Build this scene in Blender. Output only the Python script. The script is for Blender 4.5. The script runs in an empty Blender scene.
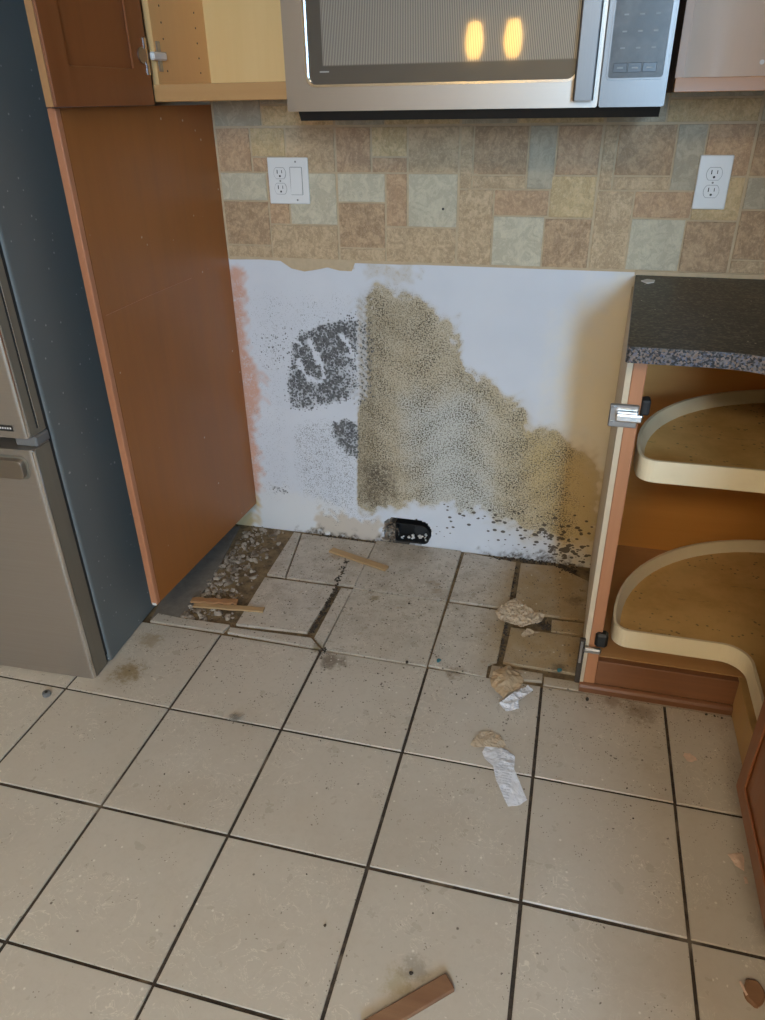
import bpy, bmesh, math, random
import numpy as np
from mathutils import Vector, Matrix, noise as mnoise
random.seed(7); rng = np.random.default_rng(7)
S = bpy.context.scene
COL = S.collection

# ---------------------------------------------------------------- camera
U = 0.30                      # one floor tile
RC = np.array([[0.9681038977029875, -0.10973291532368668, 0.2252410498706836],
               [0.2500733605803187, 0.4785676450053432, -0.8416865945719377],
               [-0.015432354983899388, 0.8711668591312484, 0.4907444813454824]])
FPX = 728.506
CP = np.array([3.91996 * U, (-5.894833 - 0.987) * U, 4.411772 * U])
cam = bpy.data.cameras.new('camera'); cam.sensor_fit = 'HORIZONTAL'; cam.sensor_width = 36
cam.lens = FPX / 765 * 36; cam.clip_start = 0.02
co = bpy.data.objects.new('camera', cam); COL.objects.link(co)
M = Matrix([list(RC[i]) + [CP[i]] for i in range(3)] + [[0, 0, 0, 1]]); co.matrix_world = M
S.camera = co

# ---------------------------------------------------------------- world, light, exposure
S.view_settings.view_transform = 'Standard'; S.view_settings.look = 'None'
S.view_settings.gamma = 1; S.view_settings.use_curve_mapping = False
S.view_settings.exposure = 0.0
w = bpy.data.worlds.new('World'); S.world = w; w.use_nodes = True
w.node_tree.nodes['Background'].inputs[0].default_value = (0.75, 0.87, 1.0, 1)
w.node_tree.nodes['Background'].inputs[1].default_value = 1.2

def area(name, loc, rot, sx, sy, power, color):
    l = bpy.data.lights.new(name, 'AREA'); l.shape = 'RECTANGLE'; l.size = sx; l.size_y = sy
    l.energy = power; l.color = color
    o = bpy.data.objects.new(name, l); COL.objects.link(o); o.location = loc; o.rotation_euler = rot
    return o
# daylight through the rear window (narrow, far behind the camera to the right)
area('window_daylight', (2.07, -5.10, 1.80), (math.radians(-90), 0, math.radians(180)), 0.42, 1.1, 150, (0.43, 0.70, 1.0))

# ---------------------------------------------------------------- pixel -> place helpers (photo frame 765x1020)
def ray(x, y): return RC @ np.array([(x - 382.5) / FPX, -(y - 510) / FPX, -1.0])
def onz(x, y, z=0.0):
    d = ray(x, y); return CP + d * (z - CP[2]) / d[2]
def ony(x, y, Y=0.0):
    d = ray(x, y); return CP + d * (Y - CP[1]) / d[1]
def topx(P):
    q = (np.asarray(P, float) - CP) @ RC
    return np.stack([382.5 - FPX * q[..., 0] / q[..., 2], 510 + FPX * q[..., 1] / q[..., 2]], -1)

# ---------------------------------------------------------------- node material helper
class NT:
    def __init__(s, name):
        s.m = bpy.data.materials.new(name); s.m.use_nodes = True
        s.t = s.m.node_tree; s.b = s.t.nodes['Principled BSDF']; s._pos = None
    def n(s, typ, **kw):
        nd = s.t.nodes.new(typ)
        for k, v in kw.items(): setattr(nd, k, v)
        return nd
    def put(s, sock, v):
        if hasattr(v, 'is_linked') or isinstance(v, bpy.types.NodeSocket): s.t.links.new(v, sock)
        elif v is not None:
            if isinstance(v, (tuple, list)) and len(v) == 3 and sock.type == 'RGBA': v = (*v, 1)
            sock.default_value = v
    def pos(s):
        if s._pos is None: s._pos = s.n('ShaderNodeNewGeometry').outputs['Position']
        return s._pos
    def obj(s): return s.n('ShaderNodeTexCoord').outputs['Object']
    def rand(s): return s.n('ShaderNodeObjectInfo').outputs['Random']
    def mapv(s, v, scale=(1, 1, 1), loc=(0, 0, 0), rot=(0, 0, 0)):
        nd = s.n('ShaderNodeMapping'); s.put(nd.inputs[0], v)
        nd.inputs['Location'].default_value = loc; nd.inputs['Rotation'].default_value = rot; nd.inputs['Scale'].default_value = scale
        return nd.outputs[0]
    def noise(s, v, scale, detail=2, rough=0.5, dist=0.0, out='Fac'):
        nd = s.n('ShaderNodeTexNoise'); s.put(nd.inputs['Vector'], v)
        nd.inputs['Scale'].default_value = scale; nd.inputs['Detail'].default_value = detail
        nd.inputs['Roughness'].default_value = rough; nd.inputs['Distortion'].default_value = dist
        return nd.outputs[out]
    def vor(s, v, scale, feature='F1', rnd=1.0, out='Distance'):
        nd = s.n('ShaderNodeTexVoronoi', feature=feature); s.put(nd.inputs['Vector'], v)
        nd.inputs['Scale'].default_value = scale; nd.inputs['Randomness'].default_value = rnd
        return nd.outputs[out]
    def wave(s, v, scale, dist=0, detail=2, dirn='X', prof='SIN'):
        nd = s.n('ShaderNodeTexWave', bands_direction=dirn, wave_profile=prof); s.put(nd.inputs['Vector'], v)
        nd.inputs['Scale'].default_value = scale; nd.inputs['Distortion'].default_value = dist; nd.inputs['Detail'].default_value = detail
        return nd.outputs['Fac']
    def sm(s, v, a, b, lo=0.0, hi=1.0):      # smooth step from a..b to lo..hi
        nd = s.n('ShaderNodeMapRange', interpolation_type='SMOOTHSTEP'); s.put(nd.inputs[0], v)
        s.put(nd.inputs[1], a); s.put(nd.inputs[2], b); s.put(nd.inputs[3], lo); s.put(nd.inputs[4], hi)
        return nd.outputs[0]
    def math(s, op, a, b=None, clamp=False):
        nd = s.n('ShaderNodeMath', operation=op); nd.use_clamp = clamp; s.put(nd.inputs[0], a)
        if b is not None: s.put(nd.inputs[1], b)
        return nd.outputs[0]
    def mul(s, a, b): return s.math('MULTIPLY', a, b)
    def add(s, a, b): return s.math('ADD', a, b)
    def mix(s, f, a, b, mode='MIX'):
        nd = s.n('ShaderNodeMix', data_type='RGBA', blend_type=mode); s.put(nd.inputs[0], f)
        s.put(nd.inputs[6], a); s.put(nd.inputs[7], b); return nd.outputs[2]
    def attr(s, name):
        return s.n('ShaderNodeAttribute', attribute_name=name).outputs['Fac']
    def xyz(s, v):
        nd = s.n('ShaderNodeSeparateXYZ'); s.put(nd.inputs[0], v); return nd.outputs
    def out(s, col=None, rough=0.5, metal=0.0, bump=None, bstr=0.2, bdist=0.002, spec=None, **kw):
        if col is not None: s.put(s.b.inputs['Base Color'], col)
        s.put(s.b.inputs['Roughness'], rough); s.put(s.b.inputs['Metallic'], metal)
        if spec is not None: s.b.inputs['Specular IOR Level'].default_value = spec
        for k, v in kw.items(): s.put(s.b.inputs[k.replace('_', ' ')], v)
        if bump is not None:
            nd = s.n('ShaderNodeBump'); nd.inputs['Strength'].default_value = bstr; nd.inputs['Distance'].default_value = bdist
            s.put(nd.inputs['Height'], bump); s.t.links.new(nd.outputs[0], s.b.inputs['Normal'])
        return s.m

def plain(name, col, rough=0.5, metal=0.0, var=0.06, scale=30, spec=None, emit=0, bstr=0.05):
    t = NT(name); n = t.noise(t.pos(), scale, 3)
    c = t.mix(t.mul(n, 1.0), tuple(max(0, x * (1 - var)) for x in col), tuple(min(1, x * (1 + var)) for x in col))
    t.out(c, rough, metal, bump=n, bstr=bstr, spec=spec)
    if emit:
        t.put(t.b.inputs['Emission Color'], col); t.b.inputs['Emission Strength'].default_value = emit
    return t.m

def wood(name, ca, cb, axis='Z', rough=0.4, scale=1.0, specks=0.0, coat=0.0):
    t = NT(name)
    sc = {'X': (1.5, 28, 28), 'Y': (28, 1.5, 28), 'Z': (28, 28, 1.5)}[axis]
    v = t.mapv(t.pos(), tuple(a * scale for a in sc))
    g = t.noise(v, 1.0, 4, 0.6, 0.6)
    big = t.noise(t.pos(), 3.0, 2)
    f = t.add(t.mul(g, 0.6), t.mul(big, 0.5))
    c = t.mix(t.sm(f, 0.3, 0.8), ca, cb)
    if specks:
        sp = t.vor(t.pos(), 26); n2 = t.noise(t.pos(), 9, 1)
        f2 = t.mul(t.sm(sp, 0.10, 0.04), t.sm(n2, 0.56, 0.60))
        c = t.mix(t.mul(f2, specks), c, (0.62, 0.52, 0.42))
    t.out(c, t.sm(g, 0.2, 0.8, rough - 0.06, rough + 0.08), bump=g, bstr=0.06, bdist=0.001)
    return t.m

MAT = {}
def build_materials():
    # ---- floor tile
    t = NT('ceramic_tile'); p = t.pos()
    r = t.rand()
    base = t.mix(t.noise(p, 5, 3), (0.475, 0.415, 0.345), (0.565, 0.50, 0.42))
    base = t.mix(t.mul(r, 0.35), base, (0.50, 0.435, 0.35))
    v = t.vor(p, 9.5, 'DISTANCE_TO_EDGE')
    wv = t.noise(p, 14, 4, 0.65, 1.8)
    vein = t.mul(t.sm(t.math('ABSOLUTE', t.math('SUBTRACT', wv, 0.52)), 0.012, 0.0), t.sm(t.noise(p, 6, 2), 0.40, 0.58))
    base = t.mix(t.mul(vein, 0.5), base, (0.82, 0.74, 0.62))
    mott = t.sm(t.noise(p, 60, 4, 0.7), 0.45, 0.75)
    base = t.mix(t.mul(mott, 0.18), base, (0.36, 0.29, 0.21))
    x, y, z = t.xyz(p)
    near = t.sm(y, -0.78, -0.30)                       # grime left where the cooker stood
    right = t.mul(t.sm(x, 0.99, 1.10), t.sm(y, -0.68, -0.48))
    dirt = t.mul(near, t.sm(t.noise(p, 17, 5, 0.75), 0.40, 0.66))
    base = t.mix(t.mul(dirt, 0.42), base, (0.20, 0.145, 0.09))
    base = t.mix(t.mul(right, t.sm(t.noise(p, 11, 4, 0.7), 0.25, 0.7, 0.6, 1.0)), base, (0.33, 0.21, 0.085))
    grime = t.mul(t.sm(t.noise(p, 2.3, 5, 0.7), 0.46, 0.70), 0.3)
    base = t.mix(grime, base, (0.36, 0.285, 0.20))
    rust = t.mul(t.sm(t.noise(t.mapv(p, loc=(3.1, 1.7, 0)), 6.5, 4, 0.7), 0.60, 0.72), t.sm(y, -1.0, -0.5))
    base = t.mix(t.mul(rust, 0.6), base, (0.26, 0.16, 0.06))
    for (qx, qy, qr, col, st) in ((332, 660, .055, (0.13, 0.09, 0.05), .8), (318, 648, .03, (0.16, 0.11, 0.03), .8), (640, 712, .06, (0.20, 0.14, 0.085), .6), (128, 672, .06, (0.24, 0.155, 0.055), .8),
                             (150, 640, .05, (0.27, 0.18, 0.075), .6), (375, 598, .022, (0.20, 0.14, 0.05), .8), (398, 985, .04, (0.36, 0.28, 0.15), .6), (415, 968, .035, (0.20, 0.16, 0.11), .5),
                             (455, 672, .04, (0.22, 0.15, 0.08), .6), (560, 668, .03, (0.13, 0.085, 0.04), .8), (575, 600, .04, (0.13, 0.085, 0.04), .7), (612, 702, .03, (0.20, 0.13, 0.08), .6)):
        q = onz(qx, qy); dd = t.math('SQRT', t.add(t.math('POWER', t.math('SUBTRACT', x, float(q[0])), 2.0), t.math('POWER', t.math('SUBTRACT', y, float(q[1])), 2.0)))
        f = t.sm(t.add(t.math('DIVIDE', dd, qr), t.mul(t.math('SUBTRACT', t.noise(p, 42, 4, .75), .5), 2.2)), 0.95, 0.15, 0.0, st)
        base = t.mix(f, base, col)
    # crumbs and specks, denser towards the back wall
    sp = t.vor(p, 70); cell = t.noise(p, 37, 2, 0.6)
    den = t.sm(y, -1.2, -0.25, 0.655, 0.46)
    speck = t.mul(t.sm(sp, 0.25, 0.12), t.math('GREATER_THAN', cell, den))
    base = t.mix(t.mul(speck, 0.85), base, (0.075, 0.05, 0.032))
    sp2 = t.vor(t.mapv(p, loc=(5, 2, 0)), 160)
    speck2 = t.mul(t.sm(sp2, 0.26, 0.14), t.math('GREATER_THAN', t.noise(t.mapv(p, loc=(2, 4, 0)), 23, 2), t.sm(y, -1.3, -0.3, 0.62, 0.42)))
    base = t.mix(t.mul(speck2, 0.7), base, (0.10, 0.07, 0.045))
    sp3 = t.vor(t.mapv(p, loc=(1, 7, 0)), 45)
    base = t.mix(t.mul(t.mul(t.sm(sp3, 0.14, 0.08), t.math('GREATER_THAN', t.noise(p, 19, 1), 0.56)), 0.6), base, (0.8, 0.75, 0.66))
    t.out(base, t.sm(t.noise(p, 22, 3), 0.3, 0.7, 0.27, 0.42), bump=t.add(t.mul(wv, 0.5), t.mul(mott, -0.3)), bstr=0.10, bdist=0.002, spec=0.6)
    MAT['tile'] = t.m
    # ---- grout / mortar bed
    t = NT('dark_grout'); p = t.pos()
    n = t.noise(p, 55, 4, 0.7)
    c = t.mix(t.sm(n, 0.35, 0.75), (0.030, 0.021, 0.014), (0.085, 0.058, 0.038))
    x, y, z = t.xyz(p)
    c = t.mix(t.mul(t.sm(t.noise(p, 9, 3), 0.60, 0.68), 0.6), c, (0.22, 0.17, 0.12))
    t.out(c, 0.9, bump=n, bstr=0.5, bdist=0.004); MAT['grout'] = t.m
    t = NT('bare_subfloor'); p = t.pos()
    n = t.noise(p, 22, 5, 0.7)
    c = t.mix(t.sm(n, 0.3, 0.7), (0.085, 0.055, 0.028), (0.25, 0.17, 0.085))
    c = t.mix(t.mul(t.sm(t.noise(p, 80, 3), 0.6, 0.7), 0.6), c, (0.03, 0.022, 0.016))
    t.out(c, 0.85, bump=n, bstr=0.5, bdist=0.004); MAT['subfloor'] = t.m
    t = NT('grey_slab_edge'); p = t.pos(); n = t.noise(p, 40, 4, 0.7)
    t.out(t.mix(n, (0.10, 0.085, 0.07), (0.25, 0.21, 0.17)), 0.9, bump=n, bstr=0.4); MAT['greytile'] = t.m
    t = NT('rubble'); p = t.pos(); n = t.noise(p, 60, 3)
    c = t.mix(t.sm(t.noise(p, 33, 1), 0.35, 0.65), (0.13, 0.10, 0.075), (0.40, 0.35, 0.29))
    t.out(t.mix(t.mul(n, .4), c, (0.3, .2, .12)), 0.9, bump=n, bstr=0.4); MAT['rubble'] = t.m
    t = NT('black_dirt'); p = t.pos(); n = t.noise(p, 90, 3)
    t.out(t.mix(n, (0.014, 0.011, 0.009), (0.09, 0.065, 0.045)), 0.9, bump=n, bstr=0.6); MAT['dirt'] = t.m
    # ---- wood
    MAT['panel'] = wood('stained_panel', (0.31, 0.108, 0.024), (0.38, 0.135, 0.032), 'Z', 0.36, specks=0.8)
    MAT['panel_edge'] = wood('panel_edge_trim', (0.44, 0.175, 0.085), (0.52, 0.22, 0.11), 'Z', 0.42)
    MAT['door'] = wood('cabinet_door_wood', (0.22, 0.072, 0.022), (0.28, 0.095, 0.030), 'Z', 0.36)
    MAT['door_edge'] = wood('cabinet_door_edge', (0.40, 0.20, 0.085), (0.50, 0.26, 0.11), 'Z', 0.4)
    MAT['maple'] = wood('maple_interior', (0.76, 0.44, 0.18), (0.82, 0.50, 0.21), 'Z', 0.45)
    MAT['maple_back'] = wood('maple_back', (0.74, 0.50, 0.21), (0.80, 0.56, 0.25), 'Z', 0.45)
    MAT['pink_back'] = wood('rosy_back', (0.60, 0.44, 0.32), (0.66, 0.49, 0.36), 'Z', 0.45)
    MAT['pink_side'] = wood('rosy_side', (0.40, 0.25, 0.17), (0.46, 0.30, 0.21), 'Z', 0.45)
    MAT['rail'] = wood('oak_rail', (0.43, 0.22, 0.08), (0.54, 0.30, 0.12), 'X', 0.42)
    MAT['rail_red'] = wood('reddish_rail', (0.36, 0.15, 0.05), (0.44, 0.20, 0.07), 'X', 0.42)
    MAT['stile'] = wood('face_stile', (0.44, 0.185, 0.085), (0.53, 0.24, 0.115), 'Z', 0.42)
    MAT['kick'] = wood('kick_board', (0.16, 0.062, 0.026), (0.27, 0.115, 0.05), 'X', 0.5, specks=1.0)
    MAT['cab_orange'] = wood('base_cabinet_interior', (0.62, 0.27, 0.06), (0.70, 0.32, 0.08), 'X', 0.45)
    MAT['cab_floor'] = wood('base_cabinet_floor', (0.47, 0.245, 0.095), (0.56, 0.31, 0.13), 'X', 0.45)
    MAT['yellow_wood'] = wood('yellow_wood', (0.50, 0.30, 0.11), (0.58, 0.36, 0.145), 'Z', 0.45)
    MAT['side'] = plain('cabinet_side', (0.64, 0.51, 0.35), 0.6, var=0.1)
    MAT['stick'] = wood('shim_wood', (0.36, 0.22, 0.10), (0.48, 0.31, 0.15), 'X', 0.7)
    MAT['stick2'] = wood('dark_shim_wood', (0.17, 0.075, 0.035), (0.30, 0.16, 0.08), 'X', 0.7)
    MAT['stick3'] = wood('red_shim_wood', (0.30, 0.13, 0.05), (0.42, 0.23, 0.10), 'X', 0.7)
    # ---- metals, plastics
    t = NT('brushed_steel'); p = t.pos()
    g = t.noise(t.mapv(p, (4, 60, 1400)), 1, 2)
    t.out(t.mix(g, (0.34, 0.30, 0.265), (0.38, 0.34, 0.30)), t.sm(g, 0.2, 0.8, 0.38, 0.45), 1.0); MAT['steel'] = t.m
    t = NT('brushed_steel_vertical'); p = t.pos()
    g = t.noise(t.mapv(p, (400, 60, 3)), 1, 3)
    t.out(t.mix(g, (0.125, 0.12, 0.12), (0.155, 0.15, 0.145)), t.sm(g, 0.2, 0.8, 0.34, 0.42), 1.0); MAT['steel_v'] = t.m
    t = NT('fridge_steel'); p = t.pos()
    g = t.noise(t.mapv(p, (3, 60, 300)), 1, 3)
    t.out(t.mix(g, (0.38, 0.33, 0.28), (0.43, 0.38, 0.33)), 0.42, 0.75); MAT['fsteel'] = t.m
    t = NT('fridge_door_side'); p = t.pos(); g = t.noise(t.mapv(p, (60, 60, 3)), 1, 3)
    t.out(t.mix(g, (0.23, 0.205, 0.165), (0.28, 0.25, 0.20)), 0.45, 0.5); MAT['fside_door'] = t.m
    MAT['chrome'] = plain('chrome', (0.72, 0.72, 0.72), 0.18, 1.0, var=0.02)
    MAT['nickel'] = plain('nickel_hinge', (0.42, 0.40, 0.38), 0.36, 1.0, var=0.1)
    t = NT('fridge_side'); p = t.pos()
    n = t.noise(p, 3, 3)
    c = t.mix(n, (0.125, 0.145, 0.15), (0.15, 0.17, 0.175))
    sp = t.vor(p, 42); f = t.mul(t.sm(sp, 0.12, 0.07), t.math('GREATER_THAN', t.noise(p, 13, 2), 0.46))
    sp2 = t.vor(t.mapv(p, (1, 1, 1.0), loc=(.3, .2, .7)), 15)
    f2 = t.mul(t.sm(t.add(sp2, t.mul(t.noise(p, 150, 3), 0.1)), 0.115, 0.09), t.math('GREATER_THAN', t.noise(p, 6, 1), 0.56))
    c = t.mix(t.mul(f, 0.65), c, (0.50, 0.50, 0.48)); c = t.mix(t.mul(f2, 0.6), c, (0.55, 0.54, 0.5))
    t.out(c, 0.42, bump=t.noise(p, 250, 2), bstr=0.06, spec=0.5); MAT['fcase'] = t.m
    MAT['gasket'] = plain('black_gasket', (0.015, 0.016, 0.018), 0.6)
    MAT['black'] = plain('black_plastic', (0.012, 0.012, 0.012), 0.4)
    t = NT('oven_glass'); p = t.pos(); x, y, z = t.xyz(p)
    st = t.wave(p, 95, 0, 0, 'X')
    inwin = t.mul(t.sm(x, 0.617, 0.622), t.sm(z, 1.384, 1.388))
    c = t.mix(t.mul(st, inwin), (0.075, 0.068, 0.060), (0.42, 0.37, 0.31))
    t.out(c, 0.05, spec=1.0, Coat_Weight=0.6, Coat_Roughness=0.02); MAT['glass'] = t.m
    t = NT('keypad_glass'); p = t.pos(); n = t.noise(p, 18, 4, 0.6)
    t.out(t.mix(t.sm(n, .4, .7), (0.055, 0.053, 0.050), (0.11, 0.106, 0.10)), 0.33, spec=0.35); MAT['keypad'] = t.m
    MAT['button'] = plain('dark_button', (0.022, 0.022, 0.024), 0.3)
    MAT['mark'] = plain('faint_print', (0.30, 0.30, 0.29), 0.5)
    MAT['white_plastic'] = plain('white_plastic', (0.78, 0.77, 0.75), 0.35, var=0.02)
    MAT['slot'] = plain('dark_slot', (0.02, 0.02, 0.02), 0.7)
    MAT['line'] = plain('seam_line', (0.25, 0.24, 0.23), 0.7)
    t = NT('tray_plastic'); p = t.pos()
    n = t.noise(p, 7, 4, 0.7)
    t.out(t.mix(t.mul(t.sm(n, 0.5, 0.75), 0.25), (0.86, 0.73, 0.50), (0.60, 0.45, 0.25)), 0.42); MAT['tray'] = t.m
    t = NT('tray_floor_dirty'); p = t.pos()
    n = t.noise(p, 8, 5, 0.7); sp = t.mul(t.sm(t.vor(p, 60), 0.25, 0.12), t.math('GREATER_THAN', t.noise(p, 14, 3), 0.52))
    c = t.mix(t.sm(n, 0.35, 0.75), (0.74, 0.47, 0.18), (0.58, 0.34, 0.11))
    c = t.mix(t.mul(sp, 0.7), c, (0.14, 0.085, 0.035))
    c = t.mix(t.mul(t.sm(t.noise(t.mapv(p, (1, 3, 1)), 10, 5, 0.75), 0.6, 0.7), 0.6), c, (0.20, 0.13, 0.06))
    t.out(c, 0.5); MAT['tray_floor'] = t.m
    # ---- granite
    t = NT('granite_top'); p = t.pos()
    v = t.vor(p, 190, out='Color'); n = t.noise(p, 40, 5, 0.7)
    x, y, z = t.xyz(v)
    c = t.mix(t.sm(x, 0.55, 0.95), (0.022, 0.021, 0.017), (0.12, 0.115, 0.085))
    c = t.mix(t.mul(t.sm(n, 0.5, 0.7), 0.6), c, (0.055, 0.055, 0.038))
    dust = t.mul(t.sm(t.noise(t.mapv(p, (3, 9, 1)), 4, 5, 0.75), 0.5, 0.72), 0.5)
    c = t.mix(dust, c, (0.17, 0.14, 0.085))
    wsp = t.mul(t.sm(t.vor(p, 55), 0.14, 0.09), t.math('GREATER_THAN', t.noise(p, 20, 2), 0.60))
    c = t.mix(wsp, c, (0.62, 0.57, 0.45))
    t.out(c, 0.42, spec=0.45); MAT['granite'] = t.m
    t = NT('granite_edge'); p = t.pos()
    v = t.vor(p, 300, out='Color'); x, y, z = t.xyz(v)
    c = t.mix(t.sm(x, 0.3, 0.9), (0.02, 0.02, 0.021), (0.17, 0.15, 0.145))
    c = t.mix(t.mul(t.sm(y, 0.70, 0.8), 0.6), c, (0.30, 0.20, 0.14)); c = t.mix(t.mul(t.sm(z, 0.8, 0.85), 0.6), c, (0.11, 0.13, 0.19))
    t.out(c, 0.35, bump=x, bstr=0.5, bdist=0.003); MAT['granite_edge'] = t.m
    # ---- backsplash pieces
    def stone(name, a, b, cc, contrast=True):
        t = NT(name); p = t.pos()
        n = t.noise(p, 26, 6, 0.7, 1.2); n2 = t.noise(t.mapv(p, (1, 1, 1), loc=(4, 0, 2)), 120, 4, 0.7)
        n3 = t.noise(t.mapv(p, (1, 1, .35), rot=(0, .5, 0)), 38, 5, 0.7, 2.0)
        c = t.mix(t.sm(n, 0.34, 0.66), tuple((.86 if contrast else .93) * q for q in a), tuple(1.06 * q for q in b))
        c = t.mix(t.mul(t.sm(t.math('ABSOLUTE', t.math('SUBTRACT', n3, .5)), 0.03, 0.0), .55 if contrast else .5), c, tuple(1.1 * q for q in cc))
        c = t.mix(t.mul(t.sm(t.math('ABSOLUTE', t.math('SUBTRACT', n, .47)), 0.02, 0.0), .4 if contrast else .3), c, tuple(.5 * q for q in a))
        c = t.mix(t.mul(t.sm(n2, 0.50, 0.66), 0.42 if contrast else .12), c, tuple(.58 * q for q in a))
        c = t.mix(t.mul(t.sm(n2, 0.46, 0.34), 0.45 if contrast else .1), c, tuple(1.15 * q for q in cc))
        r = t.rand(); c = t.mix(t.mul(r, 0.22), c, tuple(.7 * q for q in b))
        t.out(c, 0.62, bump=t.add(n, t.mul(n3, 0.6)), bstr=0.6, bdist=0.006); return t.m
    MAT['st_red'] = stone('stone_reddish', (0.49, 0.30, 0.165), (0.57, 0.375, 0.215), (0.63, 0.44, 0.275))
    MAT['st_tan'] = stone('stone_tan', (0.5, 0.345, 0.195), (0.58, 0.42, 0.25), (0.65, 0.49, 0.31))
    MAT['st_brown'] = stone('stone_brown', (0.4, 0.25, 0.135), (0.52, 0.35, 0.2), (0.6, 0.43, 0.265))
    MAT['st_yel'] = stone('stone_yellow', (0.58, 0.405, 0.20), (0.65, 0.475, 0.25), (0.66, 0.52, 0.32))
    MAT['st_green'] = stone('stone_pale_green', (0.55, 0.485, 0.345), (0.63, 0.56, 0.41), (0.40, 0.36, 0.27), False)
    MAT['st_grey'] = stone('stone_grey', (0.42, 0.355, 0.25), (0.5, 0.43, 0.31), (0.34, 0.285, 0.195), False)
    MAT['splash_grout'] = plain('splash_grout', (0.54, 0.41, 0.26), 0.8, var=0.15, scale=60)
    # ---- room
    MAT['paint'] = plain('wall_paint', (0.60, 0.52, 0.40), 0.7, var=0.03, scale=4)
    MAT['ceil'] = plain('ceiling_paint', (0.80, 0.76, 0.68), 0.8, var=0.02, scale=4)
    MAT['cavity'] = plain('dark_cavity', (0.05, 0.04, 0.03), 0.9, var=0.3)
    # ---- paper etc
    t = NT('kraft_paper'); p = t.pos(); n = t.noise(p, 30, 4)
    t.out(t.mix(n, (0.40, 0.27, 0.15), (0.55, 0.40, 0.25)), 0.8); MAT['kraft'] = t.m
    t = NT('old_paper'); p = t.pos(); n = t.noise(p, 25, 4)
    t.out(t.mix(n, (0.42, 0.31, 0.20), (0.60, 0.48, 0.35)), 0.85); MAT['oldpaper'] = t.m
    t = NT('receipt_paper'); o = t.obj(); x, y, z = t.xyz(o)
    l = t.mul(t.math('GREATER_THAN', t.math('SINE', t.mul(y, 900)), 0.3), t.math('GREATER_THAN', t.noise(t.mapv(o, (160, 40, 1)), 1, 3), 0.48))
    mid = t.mul(t.sm(x, -0.020, -0.018), t.sm(x, 0.020, 0.018))
    t.out(t.mix(t.mul(t.mul(l, mid), 0.45), (0.72, 0.72, 0.76), (0.33, 0.33, 0.38)), 0.7); MAT['receipt'] = t.m
    MAT['white_chip'] = plain('plaster_chip', (0.75, 0.73, 0.70), 0.8)
    MAT['fluff'] = plain('grey_fluff', (0.30, 0.26, 0.21), 0.95, var=0.3)
    MAT['scrap'] = plain('printed_scrap', (0.66, 0.47, 0.36), 0.8, var=0.25, scale=120)
    MAT['cap'] = plain('grey_plastic_foot', (0.16, 0.16, 0.16), 0.5)
    MAT['blue'] = plain('teal_plastic', (0.03, 0.16, 0.19), 0.5)
    MAT['lampglass'] = plain('lamp_glass', (1.0, 0.56, 0.13), 0.4, emit=14.0)
    MAT['lampon'] = plain('ceiling_diffuser', (1.0, 0.84, 0.60), 0.4, emit=26.0)
    MAT['bronze'] = plain('bronze', (0.08, 0.06, 0.04), 0.4, 0.8)
    # ---- mouldy drywall
    t = NT('mouldy_drywall'); p = t.pos()
    big = t.noise(p, 6, 3); fine = t.noise(p, 160, 3, 0.7)
    c = t.mix(t.sm(big, .3, .7), (0.64, 0.655, 0.70), (0.68, 0.69, 0.73))
    c = t.mix(t.mul(t.attr('cream'), t.sm(big, 0.2, 0.7, 0.75, 1.0)), c, (0.88, 0.76, 0.53))  # cream: mostly the warm-lit shade at the right, put into the wall colour
    pk = t.math('MULTIPLY', t.attr('pink'), t.sm(t.add(t.mul(t.noise(p, 18, 4, 0.7), .7), t.mul(fine, 0.5)), 0.34, 0.62), True)
    c = t.mix(pk, c, (0.62, 0.36, 0.27))
    c = t.mix(t.mul(t.attr('bare'), 0.9), c, (0.55, 0.44, 0.32))
    tan = t.attr('tan'); pep = t.attr('pepper'); grey = t.attr('grey')
    tn = t.noise(p, 13, 5, 0.7)
    tcol = t.mix(t.sm(tn, 0.35, 0.65), (0.47, 0.375, 0.24), (0.55, 0.46, 0.325))
    tcol = t.mix(grey, tcol, (0.58, 0.56, 0.50))
    edge = t.sm(t.add(tan, t.mul(t.math('SUBTRACT', t.noise(p, 70, 4, .7), .5), .9)), .25, .75)
    c = t.mix(t.mul(t.math('MAXIMUM', t.mul(tan, .75), edge), .95), c, tcol)
    c = t.mix(t.mul(t.attr('yellow'), 0.95), c, (0.56, 0.39, 0.15))
    c = t.mix(t.mul(t.attr('olive'), t.sm(t.noise(p, 100, 5, 0.75), 0.32, 0.64, 0.05, 1.0)), c, (0.19, 0.15, 0.085))
    pn = t.noise(p, 225, 2, 0.65); p2 = t.noise(t.mapv(p, loc=(4, 1, 2)), 120, 3, .7)
    pf = t.sm(t.add(t.add(pn, t.mul(t.math('SUBTRACT', p2, .5), .25)), t.mul(pep, 0.10)), 0.55, 0.68)
    c = t.mix(t.mul(pf, t.math('MULTIPLY', pep, 1.0, True)), c, (0.10, 0.078, 0.048))
    wn = t.noise(t.mapv(p, loc=(3, 3, 3)), 200, 2, 0.65)
    c = t.mix(t.mul(t.mul(t.sm(wn, 0.56, 0.68), edge), t.mul(pep, 0.5)), c, (0.72, 0.68, 0.58))
    # black mould colonies
    mo = t.attr('mould')
    v1 = t.vor(p, 150); vc = t.xyz(t.vor(p, 150, out='Color'))[0]; v2 = t.vor(t.mapv(p, loc=(2, 2, 2)), 260)
    n45 = t.noise(p, 60, 5, 0.75)
    thr = t.add(mo, t.mul(t.math('SUBTRACT', n45, 0.5), 1.7))
    d = t.math('SUBTRACT', t.mul(t.add(thr, t.mul(t.math('SUBTRACT', vc, .5), .5)), 0.85), v1)
    mf = t.mul(t.sm(d, -0.06, 0.16), t.sm(mo, 0.02, 0.10))
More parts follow.
